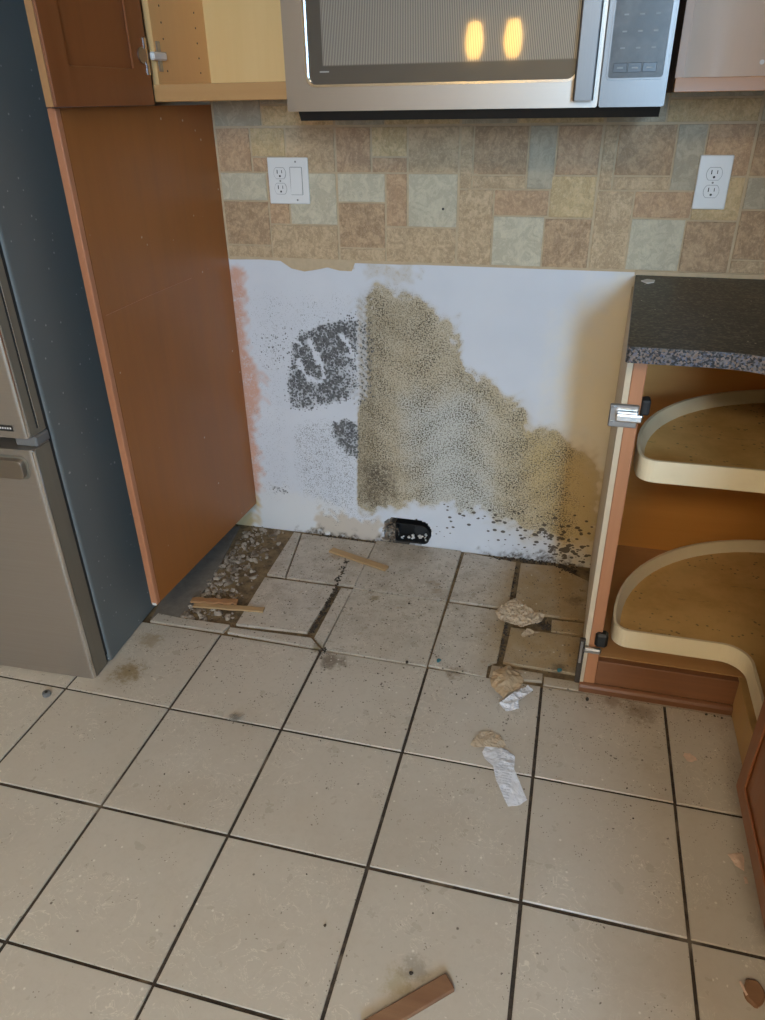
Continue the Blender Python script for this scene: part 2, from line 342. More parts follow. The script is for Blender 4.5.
    mcol = t.mix(t.sm(t.noise(p, 90, 4, .75), .35, .65), (0.026, 0.027, 0.029), (0.15, 0.147, 0.145))
    c = t.mix(t.mul(t.sm(mo, .3, .8), .5), c, (0.22, 0.22, 0.22))
    c = t.mix(t.mul(mf, 0.9), c, mcol)
    lt = t.noise(t.mapv(p, loc=(7, 3, 3)), 170, 3, 0.7)
    c = t.mix(t.mul(t.sm(lt, 0.61, 0.69), t.mul(t.sm(mo, .2, .5), .7)), c, (0.60, 0.59, 0.57))
    d2 = t.math('SUBTRACT', t.mul(t.add(t.attr('dots'), t.mul(t.math('SUBTRACT', t.noise(p, 60, 3), 0.5), 0.9)), 0.62), v2)
    c = t.mix(t.mul(t.mul(t.sm(d2, 0.0, 0.10), t.sm(t.attr('dots'), 0.02, 0.10)), 0.75), c, (0.13, 0.125, 0.12))
    # large dark blotches low on the right
    sp = t.attr('spots'); vv = t.mapv(p, (1.0, 1.0, 1.5), rot=(0, 0.35, 0))
    v3 = t.vor(vv, 62); v3c = t.xyz(t.vor(vv, 62, out='Color'))[1]
    d3 = t.math('SUBTRACT', t.mul(t.add(t.mul(sp, 1.5), t.math('SUBTRACT', v3c, 1.0)), 0.62), t.add(v3, t.mul(t.math('SUBTRACT', fine, .5), .12)))
    c = t.mix(t.mul(t.mul(t.sm(d3, -0.02, 0.05), t.sm(sp, 0.02, 0.1)), 0.9), c, (0.075, 0.055, 0.038))
    c = t.mix(t.mul(t.attr('dark'), t.sm(t.noise(p, 70, 4, 0.75), 0.36, 0.60)), c, (0.085, 0.062, 0.04))
    t.out(c, 0.75, bump=t.add(t.mul(fine, 0.4), t.mul(mf, 0.6)), bstr=0.12, bdist=0.002, spec=0.3)
    MAT['drywall'] = t.m
build_materials()

# ---------------------------------------------------------------- mesh helpers
def box(bm, x0, x1, y0, y1, z0, z1):
    vs = [bm.verts.new(p) for p in ((x0, y0, z0), (x1, y0, z0), (x1, y1, z0), (x0, y1, z0), (x0, y0, z1), (x1, y0, z1), (x1, y1, z1), (x0, y1, z1))]
    for f in ((0, 3, 2, 1), (4, 5, 6, 7), (0, 1, 5, 4), (1, 2, 6, 5), (2, 3, 7, 6), (3, 0, 4, 7)): bm.faces.new([vs[i] for i in f])
    return bm
def Box(*a, bev=0.0, seg=1):
    bm = bmesh.new(); box(bm, *a)
    if bev: bevel(bm, bev, seg)
    return bm
def bevel(bm, wd, seg=1, edges=None):
    bmesh.ops.bevel(bm, geom=edges or list(bm.edges), offset=wd, segments=seg, profile=0.5, affect='EDGES', clamp_overlap=True)
    return bm
def prism(pts, a, b, axis='Z', bm=None, bev=0.0, seg=1):
    """polygon extruded from a to b along axis; 2-D points are (x,y) / (x,z) / (y,z)"""
    bm2 = bmesh.new()
    def P(u, v, wv):
        return {'Z': (u, v, wv), 'Y': (u, wv, v), 'X': (wv, u, v)}[axis]
    lo = [bm2.verts.new(P(u, v, a)) for u, v in pts]; hi = [bm2.verts.new(P(u, v, b)) for u, v in pts]
    n = len(pts); bm2.faces.new(lo); bm2.faces.new(hi)
    for i in range(n): bm2.faces.new((lo[i], lo[(i + 1) % n], hi[(i + 1) % n], hi[i]))
    bmesh.ops.recalc_face_normals(bm2, faces=bm2.faces)
    if bev: bevel(bm2, bev, seg)
    if bm is None: return bm2
    me = bpy.data.meshes.new('tmp'); bm2.to_mesh(me); bm2.free(); bm.from_mesh(me); bpy.data.meshes.remove(me)
    return bm
def ring(outer, inner, a, b, axis='Z'):
    bm = bmesh.new()
    def P(u, v, wv): return {'Z': (u, v, wv), 'Y': (u, wv, v), 'X': (wv, u, v)}[axis]
    n = len(outer); q = [[bm.verts.new(P(u, v, h)) for u, v in L] for L in (outer, inner) for h in (a, b)]
    for i in range(n):
        j = (i + 1) % n
        bm.faces.new((q[0][i], q[0][j], q[1][j], q[1][i])); bm.faces.new((q[2][i], q[3][i], q[3][j], q[2][j]))
        bm.faces.new((q[1][i], q[1][j], q[3][j], q[3][i])); bm.faces.new((q[0][i], q[2][i], q[2][j], q[0][j]))
    bmesh.ops.recalc_face_normals(bm, faces=bm.faces); return bm
def offset_poly(pts, d):
    P = np.array(pts, float); n = len(P); out = []
    area2 = sum(P[i][0] * P[(i + 1) % n][1] - P[(i + 1) % n][0] * P[i][1] for i in range(n)); sg = 1 if area2 > 0 else -1
    for i in range(n):
        a, b, c = P[i - 1], P[i], P[(i + 1) % n]
        e1 = (b - a) / (np.linalg.norm(b - a) + 1e-12); e2 = (c - b) / (np.linalg.norm(c - b) + 1e-12)
        n1 = sg * np.array([-e1[1], e1[0]]); n2 = sg * np.array([-e2[1], e2[0]]); m = n1 + n2; m /= np.linalg.norm(m) + 1e-12
        out.append(tuple(b + m * d / max(0.35, m @ n1)))
    return out
def fillet(pts, radii, n=8):
    out = []; L = len(pts)
    for i in range(L):
        r = radii[i] if isinstance(radii, (list, tuple)) else radii
        b = np.array(pts[i], float)
        if not r: out.append(tuple(b)); continue
        a = np.array(pts[i - 1], float); c = np.array(pts[(i + 1) % L], float)
        u = (a - b) / np.linalg.norm(a - b); v = (c - b) / np.linalg.norm(c - b)
        ang = math.acos(max(-1, min(1, u @ v))); t = r / math.tan(ang / 2)
        s, e = b + u * t, b + v * t; bis = (u + v) / np.linalg.norm(u + v); ce = b + bis * r / math.sin(ang / 2)
        a0 = math.atan2(*(s - ce)[::-1]); a1 = math.atan2(*(e - ce)[::-1]); da = (a1 - a0 + math.pi) % (2 * math.pi) - math.pi
        for k in range(n + 1):
            th = a0 + da * k / n; out.append((ce[0] + r * math.cos(th), ce[1] + r * math.sin(th)))
    return out
def rrect(x0, x1, y0, y1, r, n=6): return fillet([(x0, y0), (x1, y0), (x1, y1), (x0, y1)], r, n)
def circle(cx, cy, r, n=24): return [(cx + r * math.cos(2 * math.pi * k / n), cy + r * math.sin(2 * math.pi * k / n)) for k in range(n)]
def tube(path, r, n=8, bm=None):
    bm = bm or bmesh.new(); P = [Vector(p) for p in path]; rings = []
    for i, p in enumerate(P):
        d = (P[min(i + 1, len(P) - 1)] - P[max(i - 1, 0)]).normalized(); a = d.orthogonal().normalized(); b = d.cross(a)
        rr = r[i] if isinstance(r, (list, tuple)) else r
        rings.append([bm.verts.new(p + (a * math.cos(2 * math.pi * k / n) + b * math.sin(2 * math.pi * k / n)) * rr) for k in range(n)])
    for i in range(len(rings) - 1):
        for k in range(n): bm.faces.new((rings[i][k], rings[i][(k + 1) % n], rings[i + 1][(k + 1) % n], rings[i + 1][k]))
    bm.faces.new(rings[0][::-1]); bm.faces.new(rings[-1]); bmesh.ops.recalc_face_normals(bm, faces=bm.faces); return bm
def lathe(prof, c, n=24):
    bm = bmesh.new(); rings = [[bm.verts.new((c[0] + r * math.cos(2 * math.pi * k / n), c[1] + r * math.sin(2 * math.pi * k / n), c[2] + z)) for k in range(n)] for r, z in prof]
    for i in range(len(rings) - 1):
        for k in range(n): bm.faces.new((rings[i][k], rings[i][(k + 1) % n], rings[i + 1][(k + 1) % n], rings[i + 1][k]))
    bm.faces.new(rings[0]); bm.faces.new(rings[-1]); bmesh.ops.recalc_face_normals(bm, faces=bm.faces); return bm

ORIG = {}
def obj(name, bm, mat, parent=None, smooth=False, **props):
    """one mesh object; vertices are given in the frame of its thing (world for unparented ones)"""
    me = bpy.data.meshes.new(name)
    off = ORIG.get(parent.name if parent else None, Vector((0, 0, 0)))
    if off.length: bmesh.ops.translate(bm, verts=bm.verts, vec=-off)
    bm.to_mesh(me); bm.free()
    o = bpy.data.objects.new(name, me); COL.objects.link(o)
    if parent: o.parent = parent; ORIG[o.name] = off
    for m in (mat if isinstance(mat, (list, tuple)) else [mat]): me.materials.append(MAT[m])
    if smooth: me.polygons.foreach_set('use_smooth', [True] * len(me.polygons))
    for k, v in props.items(): o[k] = v
    return o
def thing(name, label, cat, loc=(0, 0, 0), world=True, rotz=0.0, group=None):
    o = bpy.data.objects.new(name, None); COL.objects.link(o); o.location = loc; o.rotation_euler = (0, 0, rotz)
    o.empty_display_size = 0.05
    o['label'] = label; o['category'] = cat
    if group: o['group'] = group
    ORIG[o.name] = Vector(loc) if world else Vector((0, 0, 0))
    return o
def tag(o, label, cat, group=None):
    o['label'] = label; o['category'] = cat
    if group: o['group'] = group
    return o
def recentre(o):
    """move a top-level mesh's origin to the bottom centre of its box"""
    me = o.data; co_ = np.empty(len(me.vertices) * 3); me.vertices.foreach_get('co', co_); co_ = co_.reshape(-1, 3)
    c = (co_.min(0) + co_.max(0)) / 2; c[2] = co_[:, 2].min()
    me.transform(Matrix.Translation(Vector(-c))); o.location = Vector(c); return o
def struct(name, bm, mat, label=None):
    o = obj(name, bm, mat); o['kind'] = 'structure'
    if label: o['label'] = label
    return o

# ================================================================ SETTING
XL, XR, YR, ZC = -1.30, 2.36, -5.0, 2.45
floor = struct('floor', Box(XL, 4.2, YR, -0.60, -0.06, -0.0035), 'grout', 'beige square tile floor with dark dirty joints')
# --- floor tiles: whole ones on the 0.30 m grid
G = 0.0035
bm = Box(-0.15 + G, 0.15 - G, -0.15 + G, 0.15 - G, -0.010, 0.0)
bevel(bm, 0.0011, 1, [e for e in bm.edges if all(v.co.z > -0.001 for v in e.verts)])
tile_me = None
Y0 = -0.296
def grid_tile(c, r):
    global tile_me
    cx, cy = U * (c + 0.5), Y0 - U * (r + 0.5) + 0.0
    if tile_me is None:
        o = obj('floor_tile', bm, 'tile', floor); tile_me = o.data
    else:
        o = bpy.data.objects.new('floor_tile', tile_me); COL.objects.link(o); o.parent = floor
    o.location = (cx + random.uniform(-.0006, .0006), cy + random.uniform(-.0006, .0006), random.uniform(-0.0008, 0.0006))
    o.rotation_euler = (random.uniform(-.002, .002), random.uniform(-.002, .002), random.uniform(-.002, .002))
for r in range(1, 9):
    for c in range(-3, 6): grid_tile(c, r)
# --- bare bed behind, where tiles are cut, broken or lifted
obj('mortar_bed', Box(XL, 2.36, -0.60, 0.0, -0.06, -0.008), 'subfloor', floor)
def cut_tile(poly, name='floor_tile', mat='tile', z1=0.0, z0=-0.0085, world=None):
    pts = world or [tuple(onz(x, y, z1)[:2]) for x, y in poly]
    b = prism(pts, z0, z1)
    bevel(b, 0.0010, 1, [e for e in b.edges if all(v.co.z > z1 - 0.0005 for v in e.verts)])
    return obj(name, b, mat, floor)
R0_ = Y0   # first full joint from the wall
cut_tile([(294, 532), (301, 533), (285, 576.5), (267, 574)])
cut_tile([(302.5, 533.5), (375, 543), (354, 586), (286.5, 577)])
cut_tile([(265, 577), (336, 586.5), (307, 632), (236, 624)])
cut_tile([(341, 587.5), (352.5, 589), (322.5, 646.5), (314.5, 637)])
cut_tile([(230, 627), (311, 637.5), (320.5, 648.5), (227.5, 632)])
cut_tile([(158, 613), (182, 618), (229.5, 624.5), (223, 631.5), (150, 621)])
cut_tile([(150, 620.5), (163, 597), (228, 527), (240, 526), (210, 584), (183, 614.5), (181, 617)], mat='greytile', z1=-0.003)
cut_tile(None, world=[(0.6 + G, -0.296 + G * .6), (0.9 - G, -0.296 + G * .6), (0.9 - G, -0.006), (0.6 + G, -0.006)])
cut_tile(None, world=[(0.6 + G, -0.596 + G), (0.9 - G, -0.596 + G), (0.9 - G, -0.296 - G * .6), (0.6 + G, -0.296 - G * .6)])
cut_tile([(464.5, 552), (516, 562), (508, 608), (449.5, 600)])
cut_tile([(448.5, 602.5), (507, 611.5), (497, 661), (488, 664), (486, 677), (470, 674), (456, 671), (428.5, 665)])
cut_tile([(521, 563), (557, 566), (592, 583), (590, 621), (514, 610)])
cut_tile([(552, 619.5), (590, 624), (590, 636), (551, 631)])
cut_tile([(511, 627), (548, 632.5), (590, 639), (585, 675), (503, 662)])
cut_tile([(492, 665), (543, 673.5), (542, 681), (489, 677)])
cut_tile(None, world=[(1.2 + G, -0.596 + G), (1.655, -0.596 + G), (1.655, -0.560), (1.205, -0.560)])
# dark broken trench between the two left tiles, and other dirt lines (lumps of dirt, one stuff mesh each)
def lumps(name, pts, rs, mat, flat=0.5, parent=None, n=6):
    b = bmesh.new()
    for (x, y, z), r in zip(pts, rs):
        mtx = Matrix.Translation((x, y, z)) @ Matrix.Rotation(random.uniform(0, 6.28), 4, 'Z') @ Matrix.Diagonal((r * random.uniform(.7, 1.4), r * random.uniform(.6, 1.1), r * flat, 1))
        res = bmesh.ops.create_icosphere(b, subdivisions=1, radius=1, matrix=mtx)
        for v in res['verts']: v.co += Vector((random.uniform(-1, 1), random.uniform(-1, 1), random.uniform(-.6, .6))) * r * 0.25
    return obj(name, b, mat, parent)
def along(px, n, spread, z=0.0):
    P = [onz(*q)[:2] for q in px]; L = []
    seg = [np.linalg.norm(P[i + 1] - P[i]) for i in range(len(P) - 1)]
    for _ in range(n):
        s = random.uniform(0, sum(seg)); i = 0
        while s > seg[i] and i < len(seg) - 1: s -= seg[i]; i += 1
        q = P[i] + (P[i + 1] - P[i]) * min(1, s / seg[i]); L.append((q[0] + random.gauss(0, spread), q[1] + random.gauss(0, spread), z))
    return L
pts = along([(347, 560), (330, 600), (310, 634)], 210, 0.0045, 0.0)
pts += along([(323, 648), (322, 655)], 25, 0.01, -0.001)
pts += along([(517, 565), (508, 612), (500, 662)], 90, 0.0035, -0.004)
pts += along([(303, 531), (330, 535), (385, 545)], 90, 0.006, -0.002)
pts += along([(490, 557), (530, 560), (560, 565), (590, 580)], 190, 0.006, -0.001)
pts += along([(560, 566), (592, 577)], 100, 0.012, 0.0)
pts += along([(540, 622), (550, 628)], 50, 0.008, -0.004)
pts += along([(590, 640), (588, 680), (592, 690)], 70, 0.006, 0.0)
pts += along([(455, 672), (489, 680)], 25, 0.003, -0.004)
pts += along([(709, 712), (722, 714)], 45, 0.008, 0.001)
pts = [p for p in pts if p[1] < -0.004 and (p[0] > 0.40 or p[1] < -0.62) and not (p[0] > 1.275 and p[1] > -0.605)]
dirt_pts = pts; dirt_rs = [random.uniform(0.0016, 0.0045) for _ in pts]
# rubble in the strip beside the tall panel
pts = []
while len(pts) < 560:
    px = (random.uniform(180, 292), random.uniform(527, 622)); q = onz(*px, -0.008)
    # region between grey slab edge and first cut tile
    xl = 182 + (615 - px[1]) / 88 * 68; xr = 238 + (621 - px[1]) / 88 * 54
    if not (xl < px[0] < xr): continue
    k = (px[0] - xl) / (xr - xl)
    if random.random() < k * 1.05: continue
    pts.append((q[0], q[1], -0.006))
pts = [p for p in pts if p[1] < -0.01]
o = lumps('tile_rubble', pts, [random.choice((.002, .003, .003, .004, .005, .008, .010)) * random.uniform(.8, 1.2) for _ in pts], 'rubble', 0.7)
o['kind'] = 'stuff'; tag(o, 'grey crushed mortar rubble in the bare strip beside the tall panel', 'rubble')
# crumbs strewn over the tiles
pts = []
for _ in range(300):
    y = -abs(random.gauss(0, 0.55)) - 0.02; x = random.uniform(0.2, 1.6) if y < -0.6 else random.uniform(0.42, 1.25)
    pts.append((x, y, 0.0008))
dirt_pts += pts; dirt_rs += [random.choice((.0007, .0008, .001, .0012, .0022)) for _ in pts]
o = lumps('black_dirt', dirt_pts, dirt_rs, 'dirt', 0.6); o['kind'] = 'stuff'
tag(o, 'black dirt crumbs in the broken joints and strewn over the tiles', 'dirt')

# --- back wall: brick-deep backing, mouldy drywall sheet with a hole, backsplash pieces
wall_back = struct('wall_back', Box(XL, XR + 0.1, 0.075, 0.12, -0.06, ZC), 'cavity', 'back wall with mouldy drywall below and stone-look tile above')
def soft_poly(PX, poly, soft):
    P = np.array(poly, float); x, y = PX[:, 0], PX[:, 1]; inside = np.zeros(len(x), bool); d = np.full(len(x), 1e9)
    for i in range(len(P)):
        a, b = P[i - 1], P[i]; e = b - a
        t = np.clip(((x - a[0]) * e[0] + (y - a[1]) * e[1]) / (e @ e), 0, 1)
        d = np.minimum(d, np.hypot(x - a[0] - t * e[0], y - a[1] - t * e[1]))
        c = ((a[1] > y) != (b[1] > y)) & (x < (b[0] - a[0]) * (y - a[1]) / (b[1] - a[1] + 1e-12) + a[0]); inside ^= c
    s = np.where(inside, d, -d)
    k = np.clip(s / (2 * soft) + 0.5, 0, 1); return k * k * (3 - 2 * k)
def drywall():
    st = 0.004; xs = np.arange(0.0, 1.3601, st); zs = np.arange(-0.008, 0.9281, st)
    X, Z = np.meshgrid(xs, zs); nx, nz = len(xs), len(zs)
    V = np.stack([X.ravel(), np.zeros(X.size), Z.ravel()], 1); PX = topx(V)
    # hole (rounded right end)
    hole = soft_poly(PX, [(383, 521), (390, 517), (402, 518), (418, 519), (428, 523), (433, 531), (431, 540), (425, 545), (398, 546), (384, 543)], 0.5) > 0.5
    idx = np.arange(nx * nz).reshape(nz, nx)
    F = np.stack([idx[:-1, :-1], idx[:-1, 1:], idx[1:, 1:], idx[1:, :-1]], -1).reshape(-1, 4)
    F = F[~hole[F].all(1)]
    b = bmesh.new(); vs = [b.verts.new(v) for v in V]
    for f in F: b.faces.new([vs[i] for i in f])
    b.verts.index_update()
    me = bpy.data.meshes.new('drywall_sheet'); b.to_mesh(me); b.free()
    A = {}
    nzv = lambda s, seed=0: np.interp(np.sin(V[:, 0] * s * 7.1 + seed) + np.sin(V[:, 2] * s * 9.3 + seed * 2.1 + 3 * np.sin(V[:, 0] * s * 3.3)) , (-2, 2), (-1, 1))
    PJ = PX + np.stack([nzv(9) * 5 + nzv(23, 2) * 3, nzv(8, 4) * 5 + nzv(21, 5) * 3], 1)
    PS = PX + np.stack([nzv(30, 1) * 1.5, nzv(28, 3) * 1.5], 1)
    lw = np.where(PX[:, 1] > 412, 2.0, 2.0 + np.clip((412 - PX[:, 1]) / 20, 0, 1) * 22); left_sharp = np.clip((PX[:, 0] - 357.5 - (lw - 2) * .3 + nzv(30, 1) * lw * .25) / lw + .5, 0, 1)
    stain = soft_poly(PJ, [(340, 305), (362, 295), (385, 287), (412, 297), (438, 312), (450, 322), (456, 346), (464, 370), (487, 381), (512, 400), (524, 415), (528, 436), (540, 426), (560, 436), (585, 452), (603, 478), (600, 540), (560, 538), (530, 532), (500, 520), (470, 508), (430, 502), (400, 506), (372, 510), (340, 505)], 9)
    A['tan'] = stain * left_sharp
    A['tan'] = np.maximum(A['tan'], 0.45 * soft_poly(PJ, [(362, 262), (418, 262), (416, 282), (395, 286), (365, 272)], 4))
    A['pepper'] = np.clip(A['tan'] * (0.85 + .2 * nzv(6, 7)) * (1 - 0.85 * soft_poly(PJ, [(578, 445), (640, 420), (640, 580), (575, 560), (572, 480)], 10)), 0, 1)
    A['pepper'] *= 1 - .8 * soft_poly(PX, [(362, 258), (420, 258), (418, 284), (362, 284)], 3)
    A['olive'] = left_sharp * np.clip(0.68 * soft_poly(PJ, [(350, 300), (365, 300), (378, 330), (380, 480), (388, 505), (350, 505)], 12) + 0.35 * soft_poly(PJ, [(360, 290), (410, 295), (420, 340), (375, 350)], 14), 0, 1)
    A['dark'] = left_sharp * 0.85 * soft_poly(PJ, [(362, 462), (385, 465), (395, 485), (380, 505), (364, 500)], 9)
    A['dark'] = np.maximum(A['dark'], 0.9 * soft_poly(PJ, [(300, 529), (390, 540), (390, 550), (300, 540)], 3))
    A['dark'] = np.maximum(A['dark'], 0.9 * soft_poly(PJ, [(480, 551), (560, 556), (600, 575), (600, 590), (480, 560)], 5))
    A['yellow'] = 0.75 * soft_poly(PJ, [(530, 430), (555, 436), (583, 452), (603, 480), (603, 560), (575, 560), (555, 545), (540, 520), (528, 470)], 18) + 0.35 * soft_poly(PJ, [(490, 395), (522, 412), (530, 540), (500, 520), (470, 440)], 20)
    A['yellow'] = np.maximum(A['yellow'], 0.9 * soft_poly(PJ, [(220, 490), (254, 496), (257, 520), (250, 530), (220, 530)], 6))
    m = soft_poly(PS, [(290, 345), (300, 334), (318, 326), (340, 320), (357, 320), (358.5, 396), (345, 400), (325, 406), (303, 410), (290, 408), (287, 385), (291, 365)], 6)
    def stroke(pl, wd):
        d = np.full(len(PX), 1e9)
        for a_, b_ in zip(pl[:-1], pl[1:]):
            a_, b_ = np.array(a_, float), np.array(b_, float); e = b_ - a_
            tt = np.clip(((PS - a_) @ e) / (e @ e), 0, 1); d = np.minimum(d, np.linalg.norm(PS - a_ - tt[:, None] * e, axis=1))
        return np.exp(-(d / wd) ** 2)
    loop = np.maximum(stroke([(309, 343), (316, 354), (322, 366), (324, 377)], 2.6), stroke([(296, 340), (301, 346)], 1.6))
    loop = np.maximum(loop, stroke([(298, 360), (303, 372), (312, 380), (320, 382)], 2.2)); loop = np.maximum(loop, .8 * stroke([(341, 335), (350, 348), (356, 358)], 2.2))
    dens = np.clip(1.0 - 0.35 * soft_poly(PJ, [(340, 355), (360, 350), (360, 400), (345, 400), (338, 380)], 6) - .25 * soft_poly(PJ, [(287, 385), (330, 395), (330, 412), (287, 412)], 5), 0, 1)
    A['mould'] = np.clip(m * dens * (0.95 + .2 * nzv(14, 2)) - 1.0 * loop * m, 0, 1)
    A['grey'] = np.clip(soft_poly(PJ, [(405, 400), (470, 395), (508, 420), (505, 530), (425, 505), (410, 450)], 22), 0, 1)
    A['mould'] = np.maximum(A['mould'], 0.85 * soft_poly(PS, [(331, 424), (345, 418), (358, 424), (358.5, 460), (350, 456), (340, 447), (333, 436)], 4))
    A['mould'] = np.maximum(A['mould'], 0.35 * soft_poly(PS, [(250, 340), (290, 330), (290, 370), (270, 365)], 14))
    A['mould'] = np.maximum(A['mould'], 0.34 * soft_poly(PS, [(318, 318), (358, 312), (358, 328), (318, 330)], 4))
    A['mould'] = np.maximum(A['mould'], 0.55 * soft_poly(PS, [(268, 483), (278, 486), (290, 492), (288, 496), (272, 490)], 3))
    A['mould'] = np.maximum(A['mould'], 0.46 * soft_poly(PJ, [(354, 318), (372, 322), (378, 350), (372, 400), (354, 402)], 6))
    A['dots'] = np.clip(0.62 * soft_poly(PS, [(291, 428), (305, 420), (335, 418), (358, 440), (358, 520), (325, 505), (300, 495), (293, 460)], 8)
                        + 0.42 * soft_poly(PJ, [(245, 290), (358, 290), (358, 345), (290, 345), (285, 420), (262, 420)], 20), 0, 1)
    A['dots'] = np.maximum(A['dots'], 0.38 * soft_poly(PJ, [(240, 400), (290, 400), (300, 500), (250, 500)], 15))
    A['dots'] = np.maximum(A['dots'], 0.5 * soft_poly(PJ, [(295, 500), (380, 512), (380, 528), (330, 522)], 6))
    A['spots'] = np.clip(0.50 * soft_poly(PJ, [(440, 500), (520, 515), (600, 520), (600, 575), (520, 548), (440, 535)], 14)
                         + 0.45 * soft_poly(PJ, [(535, 530), (560, 535), (585, 550), (585, 565), (545, 556)], 8)
                         + 0.25 * soft_poly(PJ, [(470, 470), (590, 480), (590, 530), (470, 515)], 16), 0, 1)
    A['pink'] = np.clip(soft_poly(PJ, [(225, 270), (245, 270), (246, 350), (262, 375), (262, 400), (252, 430), (262, 470), (255, 500), (225, 500)], 7), 0, 1)
    A['pink'] = np.maximum(A['pink'], 0.8 * soft_poly(PX, [(225, 268), (243, 268), (244, 345), (225, 345)], 3))
    A['cream'] = soft_poly(PJ, [(625, 285), (660, 270), (660, 600), (590, 600), (575, 480), (560, 420), (570, 330), (600, 300)], 34) * 0.85  # paints the warm light of the shaded right side into the wall
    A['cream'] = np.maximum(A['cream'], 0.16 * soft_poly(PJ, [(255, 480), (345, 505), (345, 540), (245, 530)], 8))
    A['bare'] = 0.95 * soft_poly(PS, [(286, 254), (352, 256), (354, 268), (346, 269), (335, 266), (326, 265), (316, 269), (306, 270), (295, 266)], 1.2)
    A['bare'] = np.maximum(A['bare'], 0.8 * soft_poly(PJ, [(315, 514), (330, 512), (385, 524), (385, 545), (300, 532), (318, 527)], 3))
    for k, a in A.items():
        at = me.attributes.new(k, 'FLOAT', 'POINT'); at.data.foreach_set('value', np.clip(a, 0, 1).astype(np.float32))
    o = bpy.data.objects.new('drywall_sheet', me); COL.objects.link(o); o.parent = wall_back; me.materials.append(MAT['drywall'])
    sd = o.modifiers.new('thickness', 'SOLIDIFY'); sd.thickness = 0.012; sd.offset = -1.0
    return o
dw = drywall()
obj('drywall_side_sheet', Box(XL, 0.0, 0.0, 0.012, -0.008, ZC), 'paint', wall_back)
obj('drywall_corner_sheet', Box(1.36, XR, 0.0, 0.012, -0.008, 0.915), 'paint', wall_back)
obj('drywall_upper_sheet', Box(0.0, XR, 0.0, 0.012, 0.928, ZC), 'paint', wall_back)
# backsplash
SB, ST = 0.925, 1.72
obj('splash_bed', Box(0.163, XR, -0.0035, 0.0, SB - 0.004, ST), 'splash_grout', wall_back)
MA = [(0, .285, 0, .32, 'st_red'), (.30, .585, 0, .205, 'st_yel'), (.30, .585, .215, .32, 'st_red'), (.60, 1, 0, .32, 'st_tan'), (0, .40, .33, .54, 'st_green'),
      (.415, .585, .33, .72, 'st_red'), (.60, 1, .33, .72, 'st_green'), (0, .40, .55, .895, 'st_brown'), (.41, 1, .73, 1, 'st_tan'), (0, .40, .905, 1, 'st_tan')]
MB_ = [(0, .09, 0, .43, 'st_tan'), (.10, .49, 0, .33, 'st_brown'), (.10, .49, .34, .43, 'st_tan'), (.50, .69, 0, .43, 'st_grey'), (.70, 1, 0, .33, 'st_red'), (0, .26, .44, 1, 'st_tan'),
       (.27, .67, .44, .62, 'st_red'), (.27, .65, .63, 1, 'st_green'), (.68, 1, .34, .63, 'st_yel'), (.66, 1, .64, 1, 'st_brown')]
MC = [(0, .22, 0, .33, 'st_brown'), (.23, 1, 0, .33, 'st_tan'), (0, 1, .34, .55, 'st_grey'), (0, .3, .56, .9, 'st_brown'), (.31, 1, .56, .9, 'st_brown'), (0, 1, .91, 1, 'st_tan')]
MT = [(0, .40, .78, 1, 'st_grey'), (.41, 1, .86, 1, 'st_yel'), (.41, 1, .50, .85, 'st_grey'), (0, .40, .5, .77, 'st_grey')]
MW = 0.3435
vx = [0.5125 - MW, 0.5125, 0.8466, 1.197, 1.540, 1.884, 2.228, 2.36]
ztop, zbot = 1.2645, 0.925
def splash(mod, x0, x1, zt, zb):
    g = 0.0006; wd, ht = x1 - x0 - 0.006, zt - zb - 0.005
    for a, b2, c, d, mt in mod:
        X0, X1 = x0 + 0.003 + a * wd + g, x0 + 0.003 + b2 * wd - g; Z1, Z0 = zt - 0.0025 - c * ht - g, zt - 0.0025 - d * ht + g
        X0 = max(X0, 0.166); X1 = min(X1, XR - 0.002)
        if X1 - X0 < 0.01: continue
        bb = Box(X0, X1, -0.0065 - random.uniform(0, .0012), 0.0, Z0, Z1)
        bevel(bb, 0.0009, 1, [e for e in bb.edges if all(v.co.y < -0.004 for v in e.verts)])
        obj('backsplash_tile', bb, mt, wall_back)
for i, mod in enumerate([MA, MA, MB_, MB_, MC, MC, MC]):
    splash(mod, vx[i], vx[i + 1], ztop, zbot)
    splash(MT if i < 4 else [(0, 1, .5, 1, 'st_grey')], vx[i], vx[i + 1], ztop + 0.0 + MW, ztop)
obj('nail_hole', prism(circle(*ony(443, 209, -.008)[[0, 2]], .0032, 10), -0.0085, -0.0060, 'Y'), 'slot', wall_back)
# ragged white edge left by the stripped adhesive below the tiles
prof = [(230, 259), (262, 259), (281, 261), (292, 265), (305, 268), (318, 266), (328, 264), (340, 267), (352, 268), (355, 263), (400, 264), (470, 265), (560, 267), (632, 269)]
# (kept as the drywall's own bare patch; a thin bead of grout closes the tile edge)
bd = bmesh.new()
P0 = [ony(x, y + (3 if 285 < x < 353 else 0.0) + random.uniform(-.4, .4), 0) for x, y in prof]
bd = prism([(q[0], q[2]) for q in P0] + [(P0[-1][0], SB + 0.004), (P0[0][0], SB + 0.004)], -0.0045, 0.0, 'Y')
obj('grout_bead', bd, 'splash_grout', wall_back)
obj('grout_bead', Box(1.318, XR, -0.009, 0.0, 0.9155, 0.9255), 'splash_grout', wall_back)
